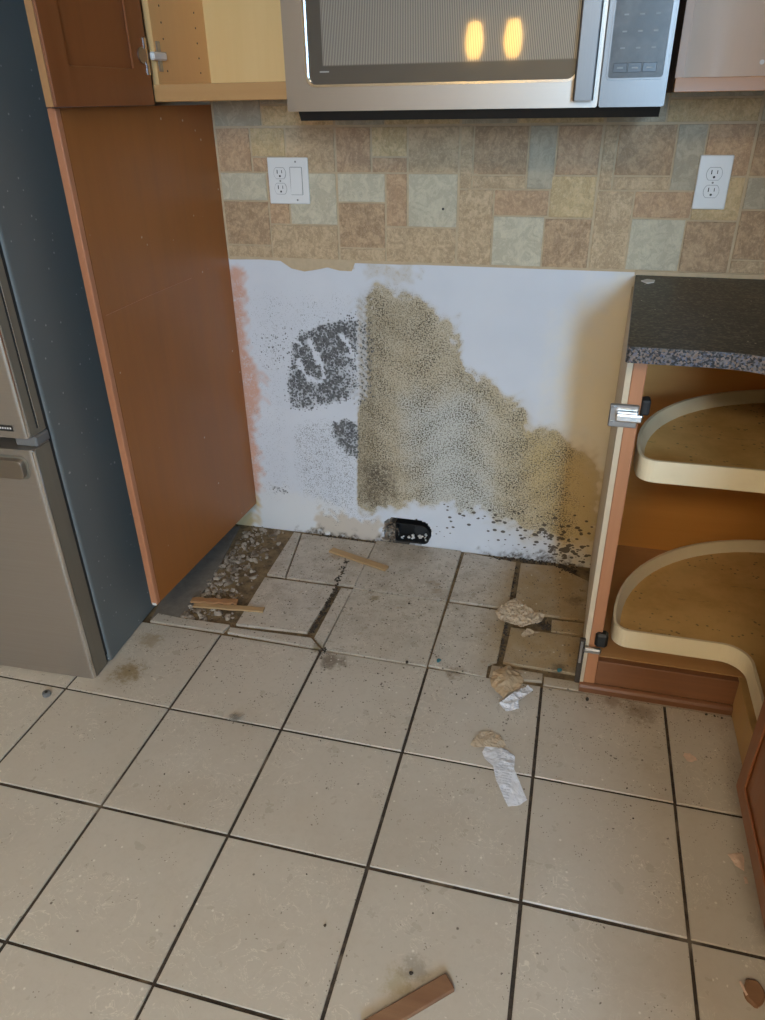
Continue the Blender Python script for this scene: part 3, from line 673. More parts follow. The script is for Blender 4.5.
# other walls, ceiling and the daylight window
struct('wall_left', Box(XL - 0.1, XL, YR, 0.12, -0.06, ZC), 'paint')
struct('wall_right', Box(XR, XR + 0.1, -2.75, 0.0, -0.06, ZC), 'paint')
struct('wall_side', Box(4.2, 4.3, YR, -2.75, -0.06, ZC), 'paint')
struct('wall_return', Box(XR + 0.1, 4.2, -2.75, -2.65, -0.06, ZC), 'paint')
struct('ceiling', Box(XL - 0.1, 4.3, YR - 0.1, 0.12, ZC, ZC + 0.1), 'ceil')
wr = bmesh.new(); WX0, WX1, WZ0, WZ1 = 1.83, 2.31, 1.2, 2.38
box(wr, XL - .1, WX0, YR - .1, YR, -.06, ZC); box(wr, WX1, 4.3, YR - .1, YR, -.06, ZC); box(wr, WX0, WX1, YR - .1, YR, -.06, WZ0); box(wr, WX0, WX1, YR - .1, YR, WZ1, ZC)
struct('wall_rear', wr, 'paint')
wf = struct('window_1', ring([(WX0, WZ0), (WX1, WZ0), (WX1, WZ1), (WX0, WZ1)], [(WX0 + .04, WZ0 + .04), (WX1 - .04, WZ0 + .04), (WX1 - .04, WZ1 - .04), (WX0 + .04, WZ1 - .04)], YR - .03, YR + .02, 'Y'), 'white_plastic')

# ================================================================ COUNTER, CORNER CABINET, TRAYS
t = thing('granite_countertop', 'dark speckled granite worktop with rough front edge', 'countertop', (1.30, -0.3, 0.884))
out = fillet([(1.320, -0.008), (1.279, -0.660), (1.61, -0.660), (1.61, -2.62), (2.355, -2.62), (2.355, -0.008)], [0, 0.008, 0.17, 0, 0, 0], 12)
b = prism(out, 0.884, 0.915)
for f in b.faces: f.material_index = 0 if abs(f.normal.z) > .5 else 1
obj('slab', b, ['granite', 'granite_edge'], t)
tag(recentre(obj('paint_flake', prism([(x, y) for x, y, _ in [onz(*q, .916) for q in ((641, 281), (647, 279.5), (655, 280.5), (654, 282.5), (647, 283.5))]], 0.9152, 0.9175), 'white_chip')), 'pale curled paint flake on the back of the granite worktop', 'flake')

t = thing('corner_cabinet', 'open corner base cabinet under granite, doors folded back, orange wood inside', 'cabinet', (1.31, -0.58, 0))
obj('side_panel', prism([(1.289, -0.586), (1.3005, -0.586), (1.331, -0.002), (1.315, -0.002)], 0.0245, 0.884), 'side', t)
obj('back_panel', Box(1.332, 2.345, -0.014, -0.002, 0.0, 0.884), 'cab_orange', t)
obj('back_panel', Box(2.335, 2.347, -1.04, -0.014, 0.0, 0.884), 'cab_orange', t)
obj('end_panel', Box(1.68, 2.335, -1.04, -1.026, 0.0, 0.884), 'cab_orange', t)
obj('cabinet_floor', prism([(1.310, -0.564), (1.675, -0.564), (1.675, -1.026), (2.335, -1.026), (2.335, -0.014), (1.333, -0.014)], 0.084, 0.099), 'cab_floor', t)
obj('stile', Box(1.301, 1.328, -0.586, -0.565, 0.0245, 0.884, bev=.0015), 'stile', t)
obj('bottom_rail', Box(1.328, 1.655, -0.584, -0.5645, 0.024, 0.098, bev=.0015), 'kick', t)
obj('kick_trim', prism([(-0.5845, 0.001), (-0.596, 0.001), (-0.596, 0.015), (-0.592, 0.021), (-0.5845, 0.024)], 1.292, 1.655, 'X'), 'kick', t)
obj('side_rail', Box(1.655, 1.675, -1.016, -0.5645, 0.001, 0.099, bev=.0015), 'yellow_wood', t)
obj('side_stile', Box(1.655, 1.675, -1.04, -1.0165, 0.001, 0.884, bev=.0015), 'yellow_wood', t)
def panel_door(name, x0, x1, y0, y1, z0, z1, parent, mat='door', front=-1):
    """slab door lying in a plane of constant x, with a routed edge and a recessed centre panel"""
    d = obj(name, Box(x0, x1, y0, y1, z0, z1, bev=0.004, seg=2), mat, parent)
    xf = x0 if front < 0 else x1; s = -1 if front < 0 else 1
    fr = ring([(y0 + .012, z0 + .012), (y1 - .012, z0 + .012), (y1 - .012, z1 - .012), (y0 + .012, z1 - .012)], [(y0 + .055, z0 + .055), (y1 - .055, z0 + .055), (y1 - .055, z1 - .055), (y0 + .055, z1 - .055)], xf, xf + s * 0.005, 'X')
    bevel(fr, 0.002)
    obj('frame', fr, mat, d)
    rp = Box(min(xf, xf + s * .004), max(xf, xf + s * .004), y0 + .075, y1 - .075, z0 + .075, z1 - .075, bev=.003)
    obj('raised_panel', rp, mat, d)
    return d
obj('door', Box(1.6175, 1.6325, -1.272, -0.912, 0.10, 0.862, bev=.003), 'door', t)
panel_door('door', 1.599, 1.616, -1.270, -0.908, 0.10, 0.862, t, 'door', -1)
def cup_hinge(z, parent):
    h = obj('hinge', Box(1.268, 1.325, -0.594, -0.587, z - .026, z + .024, bev=.002), 'nickel', parent)
    obj('arm', Box(1.280, 1.334, -0.612, -0.594, z - .008, z + .010, bev=.004, seg=2), 'chrome', h)
    obj('hinge_cup', Box(1.3285, 1.346, -0.592, -0.562, z + .002, z + .036, bev=.005, seg=2), 'slot', h)
    for dz in (-.016, .016): obj('screw', tube([(1.276, -0.5935, z + dz), (1.276, -0.5975, z + dz)], 0.0045, 8), 'nickel', h)
cup_hinge(0.752, t)
hl = obj('hinge', Box(1.278, 1.291, -0.600, -0.587, 0.03, 0.168, bev=.002), 'dirt', t)
obj('arm', Box(1.288, 1.330, -0.606, -0.590, 0.133, 0.148, bev=.004), 'nickel', hl)
obj('hinge_cup', Box(1.312, 1.342, -0.600, -0.572, 0.150, 0.19, bev=.006), 'black', hl)
obj('plate', Box(1.280, 1.286, -0.606, -0.600, 0.10, 0.165, bev=.001), 'nickel', hl)

ls = thing('lazy_susan', 'two tier cream plastic lazy susan inside the open corner cabinet', 'lazy susan', (1.83, -0.52, 0.099))
def tray(zt, cx, cy, r, nx, ny):
    hgt = 0.050; dyl = ny - cy; dxb = nx - cx
    aL = math.pi + math.asin(-dyl / r); aB = -math.pi / 2 - math.asin(-dxb / r)
    pl = (cx - math.sqrt(r * r - dyl * dyl), ny); pb = (nx, cy - math.sqrt(r * r - dxb * dxb))
    arc = [(cx + r * math.cos(a), cy + r * math.sin(a)) for a in np.linspace(aB + .12, aL - .12, 56)]
    pts = [pb] + arc + [pl, (nx, ny)]
    rad = [0.035] + [0] * len(arc) + [0.038, 0.055]
    o_ = fillet(pts, rad, 8)
    i_ = offset_poly(o_, 0.007); i2 = offset_poly(o_, 0.020)
    rim = ring(o_, i_, zt - hgt, zt)
    tr = obj('tray', rim, 'tray', ls)
    # sloping inner wall and floor
    b = bmesh.new(); n = len(o_)
    A_ = [b.verts.new((x, y, zt - .002)) for x, y in i_]; B_ = [b.verts.new((x, y, zt - .030)) for x, y in i2]
    for k in range(n): b.faces.new((A_[k], A_[(k + 1) % n], B_[(k + 1) % n], B_[k]))
    bmesh.ops.recalc_face_normals(b, faces=b.faces)
    obj('tray_lip', b, 'tray', tr, smooth=True)
    obj('tray_floor', prism(offset_poly(o_, 0.0185), zt - .036, zt - .030), 'tray_floor', tr)
tray(0.198, 1.830, -0.535, 0.478, 1.652, -0.578)
tray(0.650, 1.797, -0.505, 0.455, 1.652, -0.578)
obj('pole', tube([(1.85, -0.48, 0.0995), (1.85, -0.48, 0.87)], 0.014, 16), 'nickel', ls, smooth=True)

# next cabinet of the right-hand run (its door is covered by the folded leaves) and the wall cabinet above it
t = thing('base_cabinet', 'brown base cabinet beside the corner unit, behind the folded doors', 'cabinet', (1.66, -1.8, 0))
obj('carcass', Box(1.657, 2.345, -2.60, -1.042, 0.10, 0.884), 'door', t)
obj('toe_kick', Box(1.72, 2.345, -2.60, -1.042, 0.0, 0.10), 'kick', t)
for k in range(3):
    panel_door('door', 1.641, 1.656, -1.55 - .515 * k, -1.05 - .515 * k, 0.11, 0.865, t, 'door', -1)
t = thing('wall_cabinet', 'brown wall cabinet on the right-hand wall above the worktop', 'cabinet', (2.0, -1.3, 1.33))
obj('carcass', Box(2.02, 2.355, -1.89, -0.70, 1.33, 2.15), 'door', t)
for k in range(2): panel_door('door', 2.0, 2.0195, -1.29 - .595 * k, -0.71 - .595 * k, 1.335, 2.145, t, 'door', -1)
t = thing('daylight_blocker', 'unseen deep brown cabinet added at the near end to block daylight', 'cabinet', (2.0, -2.25, 1.33))  # unseen; added to keep window daylight off the right end of the backsplash
obj('carcass', Box(1.795, 2.355, -2.6, -1.90, 1.33, 2.15), 'door', t)
for k in range(2): panel_door('door', 1.775, 1.7945, -2.24 - .35 * k, -1.905 - .35 * k, 1.335, 2.145, t, 'door', -1)

# ================================================================ TALL END PANEL + REFRIGERATOR
t = thing('end_panel', 'tall reddish brown wood end panel between fridge and stained wall', 'panel', (0.145, -0.31, 0.09))
def quad_panel(pA, pB, th, z0, z1, bev=0):
    a, b = np.array(pA), np.array(pB); d = (b - a) / np.linalg.norm(b - a); n = np.array([d[1], -d[0]])
    q = [a, b, b - n * th, a - n * th] if n[0] > 0 else [a, b, b + n * th, a + n * th]
    return prism([tuple(v) for v in q], z0, z1, bev=bev)
obj('panel', quad_panel((0.128, -0.604), (0.165, -0.003), 0.017, 0.092, 1.319), 'panel', t)
obj('front_trim', quad_panel((0.1275, -0.622), (0.1285, -0.605), 0.020, 0.090, 1.319, bev=.002), 'panel_edge', t)
obj('chipped_corner', prism([(0.1115, -0.6232), (0.126, -0.6232), (0.1262, -0.612), (0.1115, -0.612)], 0.0885, 0.097, bev=.002), 'white_chip', t)

_a, _b = [CP + ray(*q_) * ((0.1475 - CP[0]) / ray(*q_)[0]) for q_ in ((113, 316), (190, 278))]
def on_panel(v): return (0.128 + (v[1] + 0.604) / 0.601 * 0.037 + 0.0004, v[1], v[2])
obj('scratch', tube([on_panel(_a), on_panel((_a + _b) / 2 + np.array((0, 0, .002))), on_panel(_b)], 0.0007, 5), 'panel_edge', t)
fr = thing('refrigerator', 'stainless french-door refrigerator with dark grey speckled side', 'refrigerator', (0.060, -0.778, 0.0), world=False, rotz=math.radians(2.2))
obj('case', Box(-0.905, 0.0, 0.0, 0.70, 0.002, 1.76, bev=.006, seg=2), 'fcase', fr)
obj('gasket', Box(-0.895, -0.006, -0.010, 0.0, 0.03, 1.75), 'gasket', fr)
def fdoor(x0, x1, z0, z1, groove):
    pl = fillet([(x0, -0.010), (x1, -0.010), (x1, -0.072), (x0, -0.072)], [0, 0, 0.010, 0.010], 4)
    d = obj('door', prism(pl, z0, z1), 'fsteel', fr)
    side = obj('door_side', Box(x1 - .001, x1 + .0015, -0.062, -0.011, z0 + .002, z1 - .002), 'fside_door', d)
    obj('edge_strip', Box(x1 - .004, x1 + .002, -0.0705, -0.0625, z0 + .001, z1 - .001, bev=.002), 'chrome', d)
    if groove:
        obj('side_groove', Box(x1, x1 + .0022, -0.040, -0.036, z0 + .012, z1 - .01), 'black', d)
        obj('side_bead', Box(x1, x1 + .0030, -0.0358, -0.0335, z0 + .012, z1 - .01), 'chrome', d)
    return d
fz = fdoor(-0.905, -0.006, 0.003, 0.664, False)
fu = fdoor(-0.446, -0.006, 0.692, 1.758, True)
fl = fdoor(-0.905, -0.452, 0.692, 1.758, False)
hb = obj('drawer_handle', prism(rrect(-0.87, -0.030, 0.598, 0.643, 0.013), -0.088, -0.073, 'Y', bev=.004, seg=2), 'steel', fz)
obj('handle_recess', prism(rrect(-0.876, -0.024, 0.592, 0.649, 0.016), -0.0735, -0.0721, 'Y'), 'fside_door', fz)
obj('badge', Box(-0.085, -0.034, -0.0745, -0.072, 0.708, 0.724, bev=.0008), 'chrome', fu)
obj('badge_face', Box(-0.0835, -0.0355, -0.0752, -0.0745, 0.7095, 0.7225), 'black', fu)
bmk = bmesh.new()
for k in range(7): box(bmk, -0.080 + k * .0062, -0.0763 + k * .0062, -0.0755, -0.0752, 0.714, 0.718)
obj('badge_lettering', bmk, 'white_plastic', fu)
obj('hinge_cover', Box(-0.055, -0.001, -0.056, -0.008, 0.666, 0.690, bev=.003), 'cap', fr)
for hx in (-0.50, -0.40): obj('door_handle', tube([(hx, -0.073, .80), (hx, -0.115, .82), (hx, -0.115, 1.58), (hx, -0.073, 1.60)], 0.011, 10), 'steel', fr, smooth=True)

# ================================================================ UPPER CABINETS
def carcass(t, x0, x1, y0, z0, z1, bk='maple_back', sd='maple'):
    obj('side_panel', Box(x0, x0 + .016, y0, -0.010, z0, z1), sd, t)
    obj('side_panel', Box(x1 - .016, x1, y0, -0.010, z0, z1), sd, t)
    obj('back_panel', Box(x0 + .016, x1 - .016, -0.020, -0.010, z0 + .02, z1), bk, t)
    obj('cabinet_floor', Box(x0 + .016, x1 - .016, y0, -0.020, z0 + .004, z0 + .020), 'maple', t)
    obj('cabinet_top', Box(x0 + .016, x1 - .016, y0, -0.020, z1 - .016, z1), 'maple', t)
t = thing('wall_cabinet', 'open maple wall cabinet left of the microwave with brown door swung out', 'cabinet', (0.34, -0.15, 1.327))
carcass(t, 0.166, 0.536, -0.292, 1.327, 2.08)
obj('bottom_rail', Box(0.176, 0.536, -0.312, -0.2925, 1.327, 1.362, bev=.001), 'rail', t)
ph = bmesh.new()
for yy in (-0.245, -0.075):
    for zz in np.arange(1.39, 1.75, 0.032): tube([(0.1815, yy, zz), (0.1828, yy, zz)], 0.0022, 6, ph)
obj('pin_holes', ph, 'slot', t)['kind'] = 'stuff'
obj('screw', tube([(0.40, -0.0215, 1.384), (0.40, -0.0195, 1.384)], 0.004, 8), 'nickel', t)
# open door
dr = thing('tmp', 'x', 'x')
a, b_ = np.array((0.176, -0.322)), np.array((0.152, -0.655)); L = np.linalg.norm(b_ - a); ang = math.atan2(b_[1] - a[1], b_[0] - a[0])
bpy.data.objects.remove(dr)
def place_local(bm):   # door frame of reference: x along the door from the hinge, y thickness (towards the fridge), z up
    bmesh.ops.transform(bm, matrix=Matrix.Translation((a[0], a[1], 0)) @ Matrix.Rotation(ang, 4, 'Z'), verts=bm.verts); return bm
dd = obj('door', place_local(Box(0, L, -0.019, 0.0, 1.320, 2.08, bev=.002)), 'door', t)
obj('door_edge', place_local(Box(L - .0005, L + .0015, -0.018, -0.001, 1.321, 2.079)), 'door_edge', dd)
inner = ring([(0.0, 1.320), (L, 1.320), (L, 2.08), (0.0, 2.08)], [(0.062, 1.392), (L - .062, 1.392), (L - .062, 2.01), (0.062, 2.01)], 0.0, 0.005, 'Y')
bevel(inner, .0015)
obj('door_frame', place_local(inner), 'door', dd)
hz = 1.418
hg = obj('hinge', place_local(Box(0.002, 0.012, 0.004, 0.0075, hz - .038, hz + .034, bev=.001)), 'chrome', t)
obj('hinge_cup', place_local(prism(circle(0.024, hz, 0.016, 16), 0.004, 0.008, 'Y')), 'nickel', hg)
obj('arm', Box(0.180, 0.192, -0.316, -0.255, hz - .008, hz + .008, bev=.003), 'white_plastic', hg)
obj('mount_plate', Box(0.182, 0.186, -0.292, -0.245, hz - .006, hz + .010, bev=.001), 'nickel', hg)
obj('mount_wing', Box(0.182, 0.185, -0.284, -0.268, hz - .030, hz + .030, bev=.001), 'nickel', hg)

t = thing('wall_cabinet', 'open wall cabinet right of the microwave above the single outlet', 'cabinet', (1.6, -0.15, 1.327))
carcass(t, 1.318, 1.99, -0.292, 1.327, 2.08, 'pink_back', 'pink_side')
obj('bottom_rail', Box(1.318, 1.99, -0.312, -0.2925, 1.327, 1.352, bev=.001), 'rail_red', t)
obj('screw', tube([tuple(ony(762, 62, -.0205)), tuple(ony(762, 62, -.0205) + np.array((0, -.002, 0)))], 0.005, 10), 'white_plastic', t)

# ================================================================ MICROWAVE
YM = -0.40
t = thing('microwave', 'stainless over-range microwave with dark glass door and keypad', 'microwave', (0.915, -0.2, 1.29))
X0, X1, Z0, Z1 = 0.537, 1.297, 1.304, 1.715
obj('body', Box(X0 + .004, X1 - .004, -0.375, -0.012, Z0 + .002, Z1, bev=.004), 'steel_v', t)
ub = prism([(-0.385, 1.306), (-0.37, 1.286), (-0.04, 1.283), (-0.02, 1.306)], X0 + .018, X1 - .004, 'X')
obj('vent_base', ub, 'black', t)
XD = 1.1755        # split between door and keypad
dx0, dx1, dz0, dz1 = 0.586, 1.130, 1.352, 1.64
df = obj('door', ring(rrect(X0, XD - .0015, Z0, Z1 - .045, .004, 5), rrect(dx0, dx1, dz0, dz1, .018, 5), YM, -0.376, 'Y'), 'steel', t)
g = obj('door_glass', prism(rrect(dx0 - .001, dx1 + .001, dz0 - .001, dz1 + .001, .018, 5), YM + .004, -0.378, 'Y'), 'glass', df)
lr = ring(rrect(dx0 - .004, dx1 + .004, dz0 - .004, dz1 + .004, .021, 6), rrect(dx0 + .0005, dx1 - .0005, dz0 + .0005, dz1 - .0005, .0175, 6), YM - .0015, YM + .006, 'Y')
obj('glass_bezel', lr, 'chrome', df)
obj('brand_print', Box(0.612, 0.632, YM + .0032, YM + .0041, 1.374, 1.3765), 'mark', g)
hd = prism(fillet([(1.1275, YM - .030), (1.1660, YM - .030), (1.1660, YM - .016), (1.1275, YM - .016)], .004, 3), 1.316, 1.66)
obj('handle', hd, 'steel_v', df)
for hz_ in (1.335, 1.61): obj('handle_mount', Box(1.138, 1.156, YM - .017, YM + .002, hz_, hz_ + .025), 'black', df)
kp = obj('keypad_frame', prism(rrect(XD + .0015, X1, Z0, Z1 - .045, .004, 5), YM, -0.376, 'Y'), 'steel_v', t)
kx0, kx1, kz0, kz1 = 1.188, 1.287, 1.352, 1.64
obj('keypad', prism(rrect(kx0, kx1, kz0, kz1, .006, 4), YM - .0012, YM, 'Y'), 'keypad', kp)
obj('keypad_bezel', ring(rrect(kx0 - .003, kx1 + .003, kz0 - .003, kz1 + .003, .009, 5), rrect(kx0, kx1, kz0, kz1, .006, 5), YM - .003, YM, 'Y'), 'steel_v', kp)
for k in range(3):
    bx = 1.196 + k * .0265
    bt = obj('button', Box(bx, bx + .0248, YM - .0024, YM - .0012, 1.361, 1.3765, bev=.0006), 'button', kp)
    obj('button_print', Box(bx + .007, bx + .018, YM - .0027, YM - .0024, 1.3675, 1.3695), 'mark', bt)
for r in range(5):
    for c in range(3):
        cx, cz = 1.209 + c * .0275, 1.400 + r * .026
        obj('key_print', Box(cx - .004, cx + .004, YM - .0015, YM - .0012, cz - .0012, cz + .0012), 'mark', kp)
obj('top_grille', Box(X0, X1, YM + .004, -0.376, Z1 - .043, Z1, bev=.002), 'black', t)

# ================================================================ OUTLETS
def duplex(parent, cx, zs, y, mirror=False):
    for zc in zs:
        pl = []
        for k in range(28):
            th = 2 * math.pi * k / 28; pl.append((cx + .0172 * math.cos(th), zc + max(-.0135, min(.0135, .0172 * math.sin(th)))))
        ln = obj('socket_seam', prism(offset_poly(pl, -.0009), y - .0007, y - .0001, 'Y'), 'line', parent)
        s = obj('socket', prism(pl, y - .0016, y, 'Y'), 'white_plastic', parent)
        sl = bmesh.new(); box(sl, cx - .0078, cx - .0055, y - .0019, y - .0015, zc - .001, zc + .0085); box(sl, cx + .0055, cx + .0073, y - .0019, y - .0015, zc + .0, zc + .0078)
        prism(circle(cx + .0005, zc - .0072, .0028, 10), y - .0019, y - .0015, 'Y', sl)
        obj('slots', sl, 'slot', s)
yo = -0.0078
q = [ony(*p, yo) for p in ((267, 158), (308, 158), (272, 203), (310, 203))]
cx = np.mean([v[0] for v in q]); cz = np.mean([v[2] for v in q]); hw = 0.0585; hh = 0.0585
t = thing('wall_outlet', 'white double plate with two sockets and a rocker switch', 'outlet', (cx, yo, cz))
obj('plate', Box(cx - hw, cx + hw, yo - .006, yo, cz - hh, cz + hh, bev=.0025, seg=2), 'white_plastic', t)
duplex(t, cx - .0235, (cz + .0195, cz - .0195), yo - .006)
obj('rocker_seam', prism(rrect(cx + .0058, cx + .0412, cz - .0352, cz + .0352, .002, 3), yo - .0065, yo - .0058, 'Y'), 'line', t)
rk = obj('rocker', prism([(yo - .0062, cz - .0338), (yo - .0100, cz - .0338), (yo - .0075, cz), (yo - .0068, cz + .0338), (yo - .006, cz + .0338)], cx + .0072, cx + .0398, 'X'), 'white_plastic', t)
for sx_, dz in ((.0235, .048), (.0235, -.048), (-.0235, 0)): obj('screw', tube([(cx + sx_, yo - .0060, cz + dz), (cx + sx_, yo - .0068, cz + dz)], .0026, 10), 'line', t)
q = [ony(*p, yo) for p in ((700, 155), (733, 155), (692, 209), (725, 209))]
cx = np.mean([v[0] for v in q]); cz = np.mean([v[2] for v in q])
t = thing('wall_outlet', 'white single plate with two sockets above the granite worktop', 'outlet', (cx, yo, cz))
obj('plate', Box(cx - .0375, cx + .0375, yo - .006, yo, cz - .060, cz + .060, bev=.0025, seg=2), 'white_plastic', t)
duplex(t, cx, (cz + .0195, cz - .0195), yo - .006)
obj('screw', tube([(cx, yo - .006, cz), (cx, yo - .0068, cz)], .0025, 10), 'line', t)

# ================================================================ HOLE WITH BLACK BOX
hb_ = thing('receptacle_box', 'black recessed box in the broken hole at the foot of the wall', 'electrical box', (0.73, 0.03, 0.0))
x0, x1, z0, z1 = 0.668, 0.785, 0.006, 0.078
outl = fillet([(x0, z0), (x1, z0), (x1, z1), (x0, z1)], [.002, .02, .03, .002], 6)
obj('box_rim', ring(outl, offset_poly(outl, .0035), -0.003, 0.05, 'Y'), 'black', hb_)
obj('box_back', prism(offset_poly(outl, .002), 0.045, 0.05, 'Y'), 'black', hb_)
pz = []
for _ in range(16): pz.append((random.uniform(x0 + .01, x1 - .012), random.uniform(0.004, .035), 0.013 + random.uniform(0, .012)))
lumps('plaster_crumbs', pz, [random.uniform(.003, .007) for _ in pz], 'white_chip', .7, hb_)['kind'] = 'stuff'
pz = [(random.uniform(0.622, 0.668), random.uniform(0.002, 0.03), random.uniform(-.004, .078)) for _ in range(70)]
lumps('broken_plaster', pz, [random.uniform(.005, .011) for _ in pz], 'rubble', .8, hb_)['kind'] = 'stuff'
obj('socket_face', prism(circle(0.748, 0.042, .021, 14), 0.030, 0.046, 'Y'), 'slot', hb_)

# ================================================================ LOOSE THINGS ON THE FLOOR
def stick(name, pa, pb, wd, th, mat, label, z0=0.0, ragged=0.0, tilt=0.0):
    A_, B_ = onz(*pa)[:2], onz(*pb)[:2]; d = B_ - A_; L = np.linalg.norm(d); an = math.atan2(d[1], d[0])
    n = 10; up, lo = [], []
    for k in range(n + 1):
        x = -L / 2 + L * k / n; up.append((x, wd / 2 + random.uniform(-1, 1) * ragged)); lo.append((x, -wd / 2 + random.uniform(-1, 1) * ragged))
    b = prism(lo + up[::-1], 0, th); bevel(b, th * .15)
    o = obj(name, b, mat); o.location = (*((A_ + B_) / 2), z0); o.rotation_euler = (0, tilt, an)
    return tag(o, label, 'wood scrap')
stick('wood_shim', (331, 551), (387, 570), 0.026, 0.007, 'stick', 'flat light wood shim lying by the black hole in the wall', 0.001)
s2 = stick('wood_splinter', (194, 606), (264, 611), 0.020, 0.006, 'stick', 'thin split wood strip lying on the bare rubble strip', 0.001, 0.002)
s3 = stick('wood_splinter', (192, 603), (238, 605), 0.020, 0.007, 'stick3', 'short reddish splinter on top of the split wood strip', 0.0072, 0.004)
stick('wood_strip', (450, 984), (365, 1034), 0.030, 0.010, 'stick2', 'dark brown wood strip in the foreground at the bottom edge', 0.001)

def sheet(name, outline_px, mat, label, cat, lift=0.012, freq=40, amp=0.006, fold=None, z0=0.001, sub=0.006, uvdir=None):
    """crumpled sheet: the outline (photo pixels on the floor) filled with a fine grid and raised into folds"""
    P = [onz(x, y)[:2] for x, y in outline_px]
    P = np.array(P); c = P.mean(0)
    mn, mx = P.min(0), P.max(0)
    b = bmesh.new()
    vs = [b.verts.new((p[0] - c[0], p[1] - c[1], 0)) for p in P]; b.faces.new(vs)
    bmesh.ops.triangulate(b, faces=b.faces)
    for _ in range(5):
        le = [e for e in b.edges if e.calc_length() > sub]
        if not le: break
        bmesh.ops.subdivide_edges(b, edges=le, cuts=1); bmesh.ops.triangulate(b, faces=b.faces)
    s = random.uniform(0, 10); R = np.abs(P - c).max()
    for v in b.verts:
        x, y = v.co.x, v.co.y
        h = 1 - 1.6 * abs(mnoise.noise(Vector((x * freq + s, y * freq, s)))) - .8 * abs(mnoise.noise(Vector((x * freq * 2.3, y * freq * 2.3 + s, 1))))
        e = 1 - min(1, math.hypot(x, y) / R)
        v.co.z = z0 + amp * h + lift * e ** .8
        if fold: v.co.z += fold(x, y)
    bmesh.ops.recalc_face_normals(b, faces=b.faces)
    for f in b.faces:
        if f.normal.z < 0: f.normal_flip()
    o = obj(name, b, mat); o.location = (c[0], c[1], 0)
    sd = o.modifiers.new('thick', 'SOLIDIFY'); sd.thickness = .0006
    return tag(o, label, cat)
sheet('paper_scrap', [(494, 613), (505, 606), (516, 599), (524, 607), (534, 614), (545, 616), (541, 624), (530, 628), (521, 630), (512, 627), (504, 625), (498, 621)], 'oldpaper', 'crumpled tan paper scrap on the broken joint near the cabinet', 'paper', .014, 60, .008)
sheet('paper_scrap', [(521, 636), (527, 629), (534, 632), (540, 633), (528, 636), (523, 638)], 'oldpaper', 'tiny torn paper bit just below the crumpled tan scrap', 'paper', .002, 60, .004)
sheet('cardboard_scrap', [(490, 684), (493, 675), (501, 671), (510, 670), (518, 674), (524, 684), (519, 691), (510, 696), (503, 702), (497, 696), (491, 690)], 'kraft', 'folded brown kraft scrap on the floor tile beside the cabinet corner', 'paper', .020, 30, .006, fold=lambda x, y: max(0, .010 - abs(x) * .5))
sheet('paper_scrap', [(499, 704), (510, 697), (521, 690), (528, 686), (533, 691), (526, 698), (518, 703), (519, 710), (506, 712)], 'receipt', 'crumpled white printed paper under the brown kraft scrap', 'paper', .006, 50, .005)
sheet('cardboard_scrap', [(470, 745), (480, 733), (490, 732), (501, 737), (506, 746), (503, 749), (486, 748), (474, 748)], 'oldpaper', 'faded tan paper bit at the top of the white receipt', 'paper', .004, 50, .003)
sheet('receipt', [(482, 753), (487, 745), (497, 747), (508, 752), (515, 758), (514, 771), (520, 785), (527, 801), (519, 806), (508, 807), (503, 797), (496, 782), (493, 768), (485, 760)], 'receipt', 'long white crumpled till receipt lying across a tile joint', 'paper', .005, 35, .0028)
sheet('label_scrap', [(727, 855), (742, 853), (744, 860), (744, 872), (735, 866)], 'scrap', 'small torn printed label at the foot of the right-hand door', 'paper', .003, 60, .002)
sheet('label_scrap', [(743, 878), (746, 877), (748, 884), (745, 884)], 'scrap', 'tiny pink shred just below the torn printed label', 'paper', .002, 60, .002)
# broken plaster chip, wood knot, grey foot, fluff, small bits
def chip(name, px, r, h, mat, label, cat, n=8, z=0.0005):
    c = onz(*px); pts = [(r * random.uniform(.6, 1.1) * math.cos(2 * math.pi * k / n), r * random.uniform(.5, .9) * math.sin(2 * math.pi * k / n)) for k in range(n)]
    b = prism(pts, 0, h); bevel(b, min(h, r) * .2)
    o = obj(name, b, mat); o.location = (c[0], c[1], z); o.rotation_euler = (0, 0, random.uniform(0, 3)); return tag(o, label, cat)
chip('plaster_chip', (328, 534.5), .011, .010, 'white_chip', 'white plaster chip at the foot of the wall left of the hole', 'chip')
cl = thing('bottle_cap', 'round grey plastic cap on the floor in front of the refrigerator', 'cap', tuple(onz(47, 695)))
P_ = onz(47, 695)
obj('cap_body', lathe([(.0105, .0), (.0105, .008), (.0095, .010), (.004, .010)], tuple(P_), 20), 'cap', cl)
obj('cap_stem', lathe([(.004, .010), (.004, .0125), (.002, .013)], tuple(P_), 12), 'black', cl)
kn = thing('wood_chunk', 'broken bark-brown wood chunk by the right-hand door in the foreground', 'wood scrap', tuple(onz(753, 995)))
P_ = onz(753, 995)
pts = [(P_[0] + .017 * math.cos(a) * random.uniform(.85, 1.1), P_[1] + .024 * math.sin(a) * random.uniform(.85, 1.1)) for a in np.linspace(0, 6.28, 13)[:-1]]
obj('core', prism(pts, 0.0005, 0.012, bev=.003), 'stick2', kn)
obj('pale_edge', tube([(P_[0] - .019, P_[1] + .014, .006), (P_[0] - .012, P_[1] - .008, .009), (P_[0] + .004, P_[1] - .022, .006)], [.002, .0035, .002], 6), 'scrap', kn)
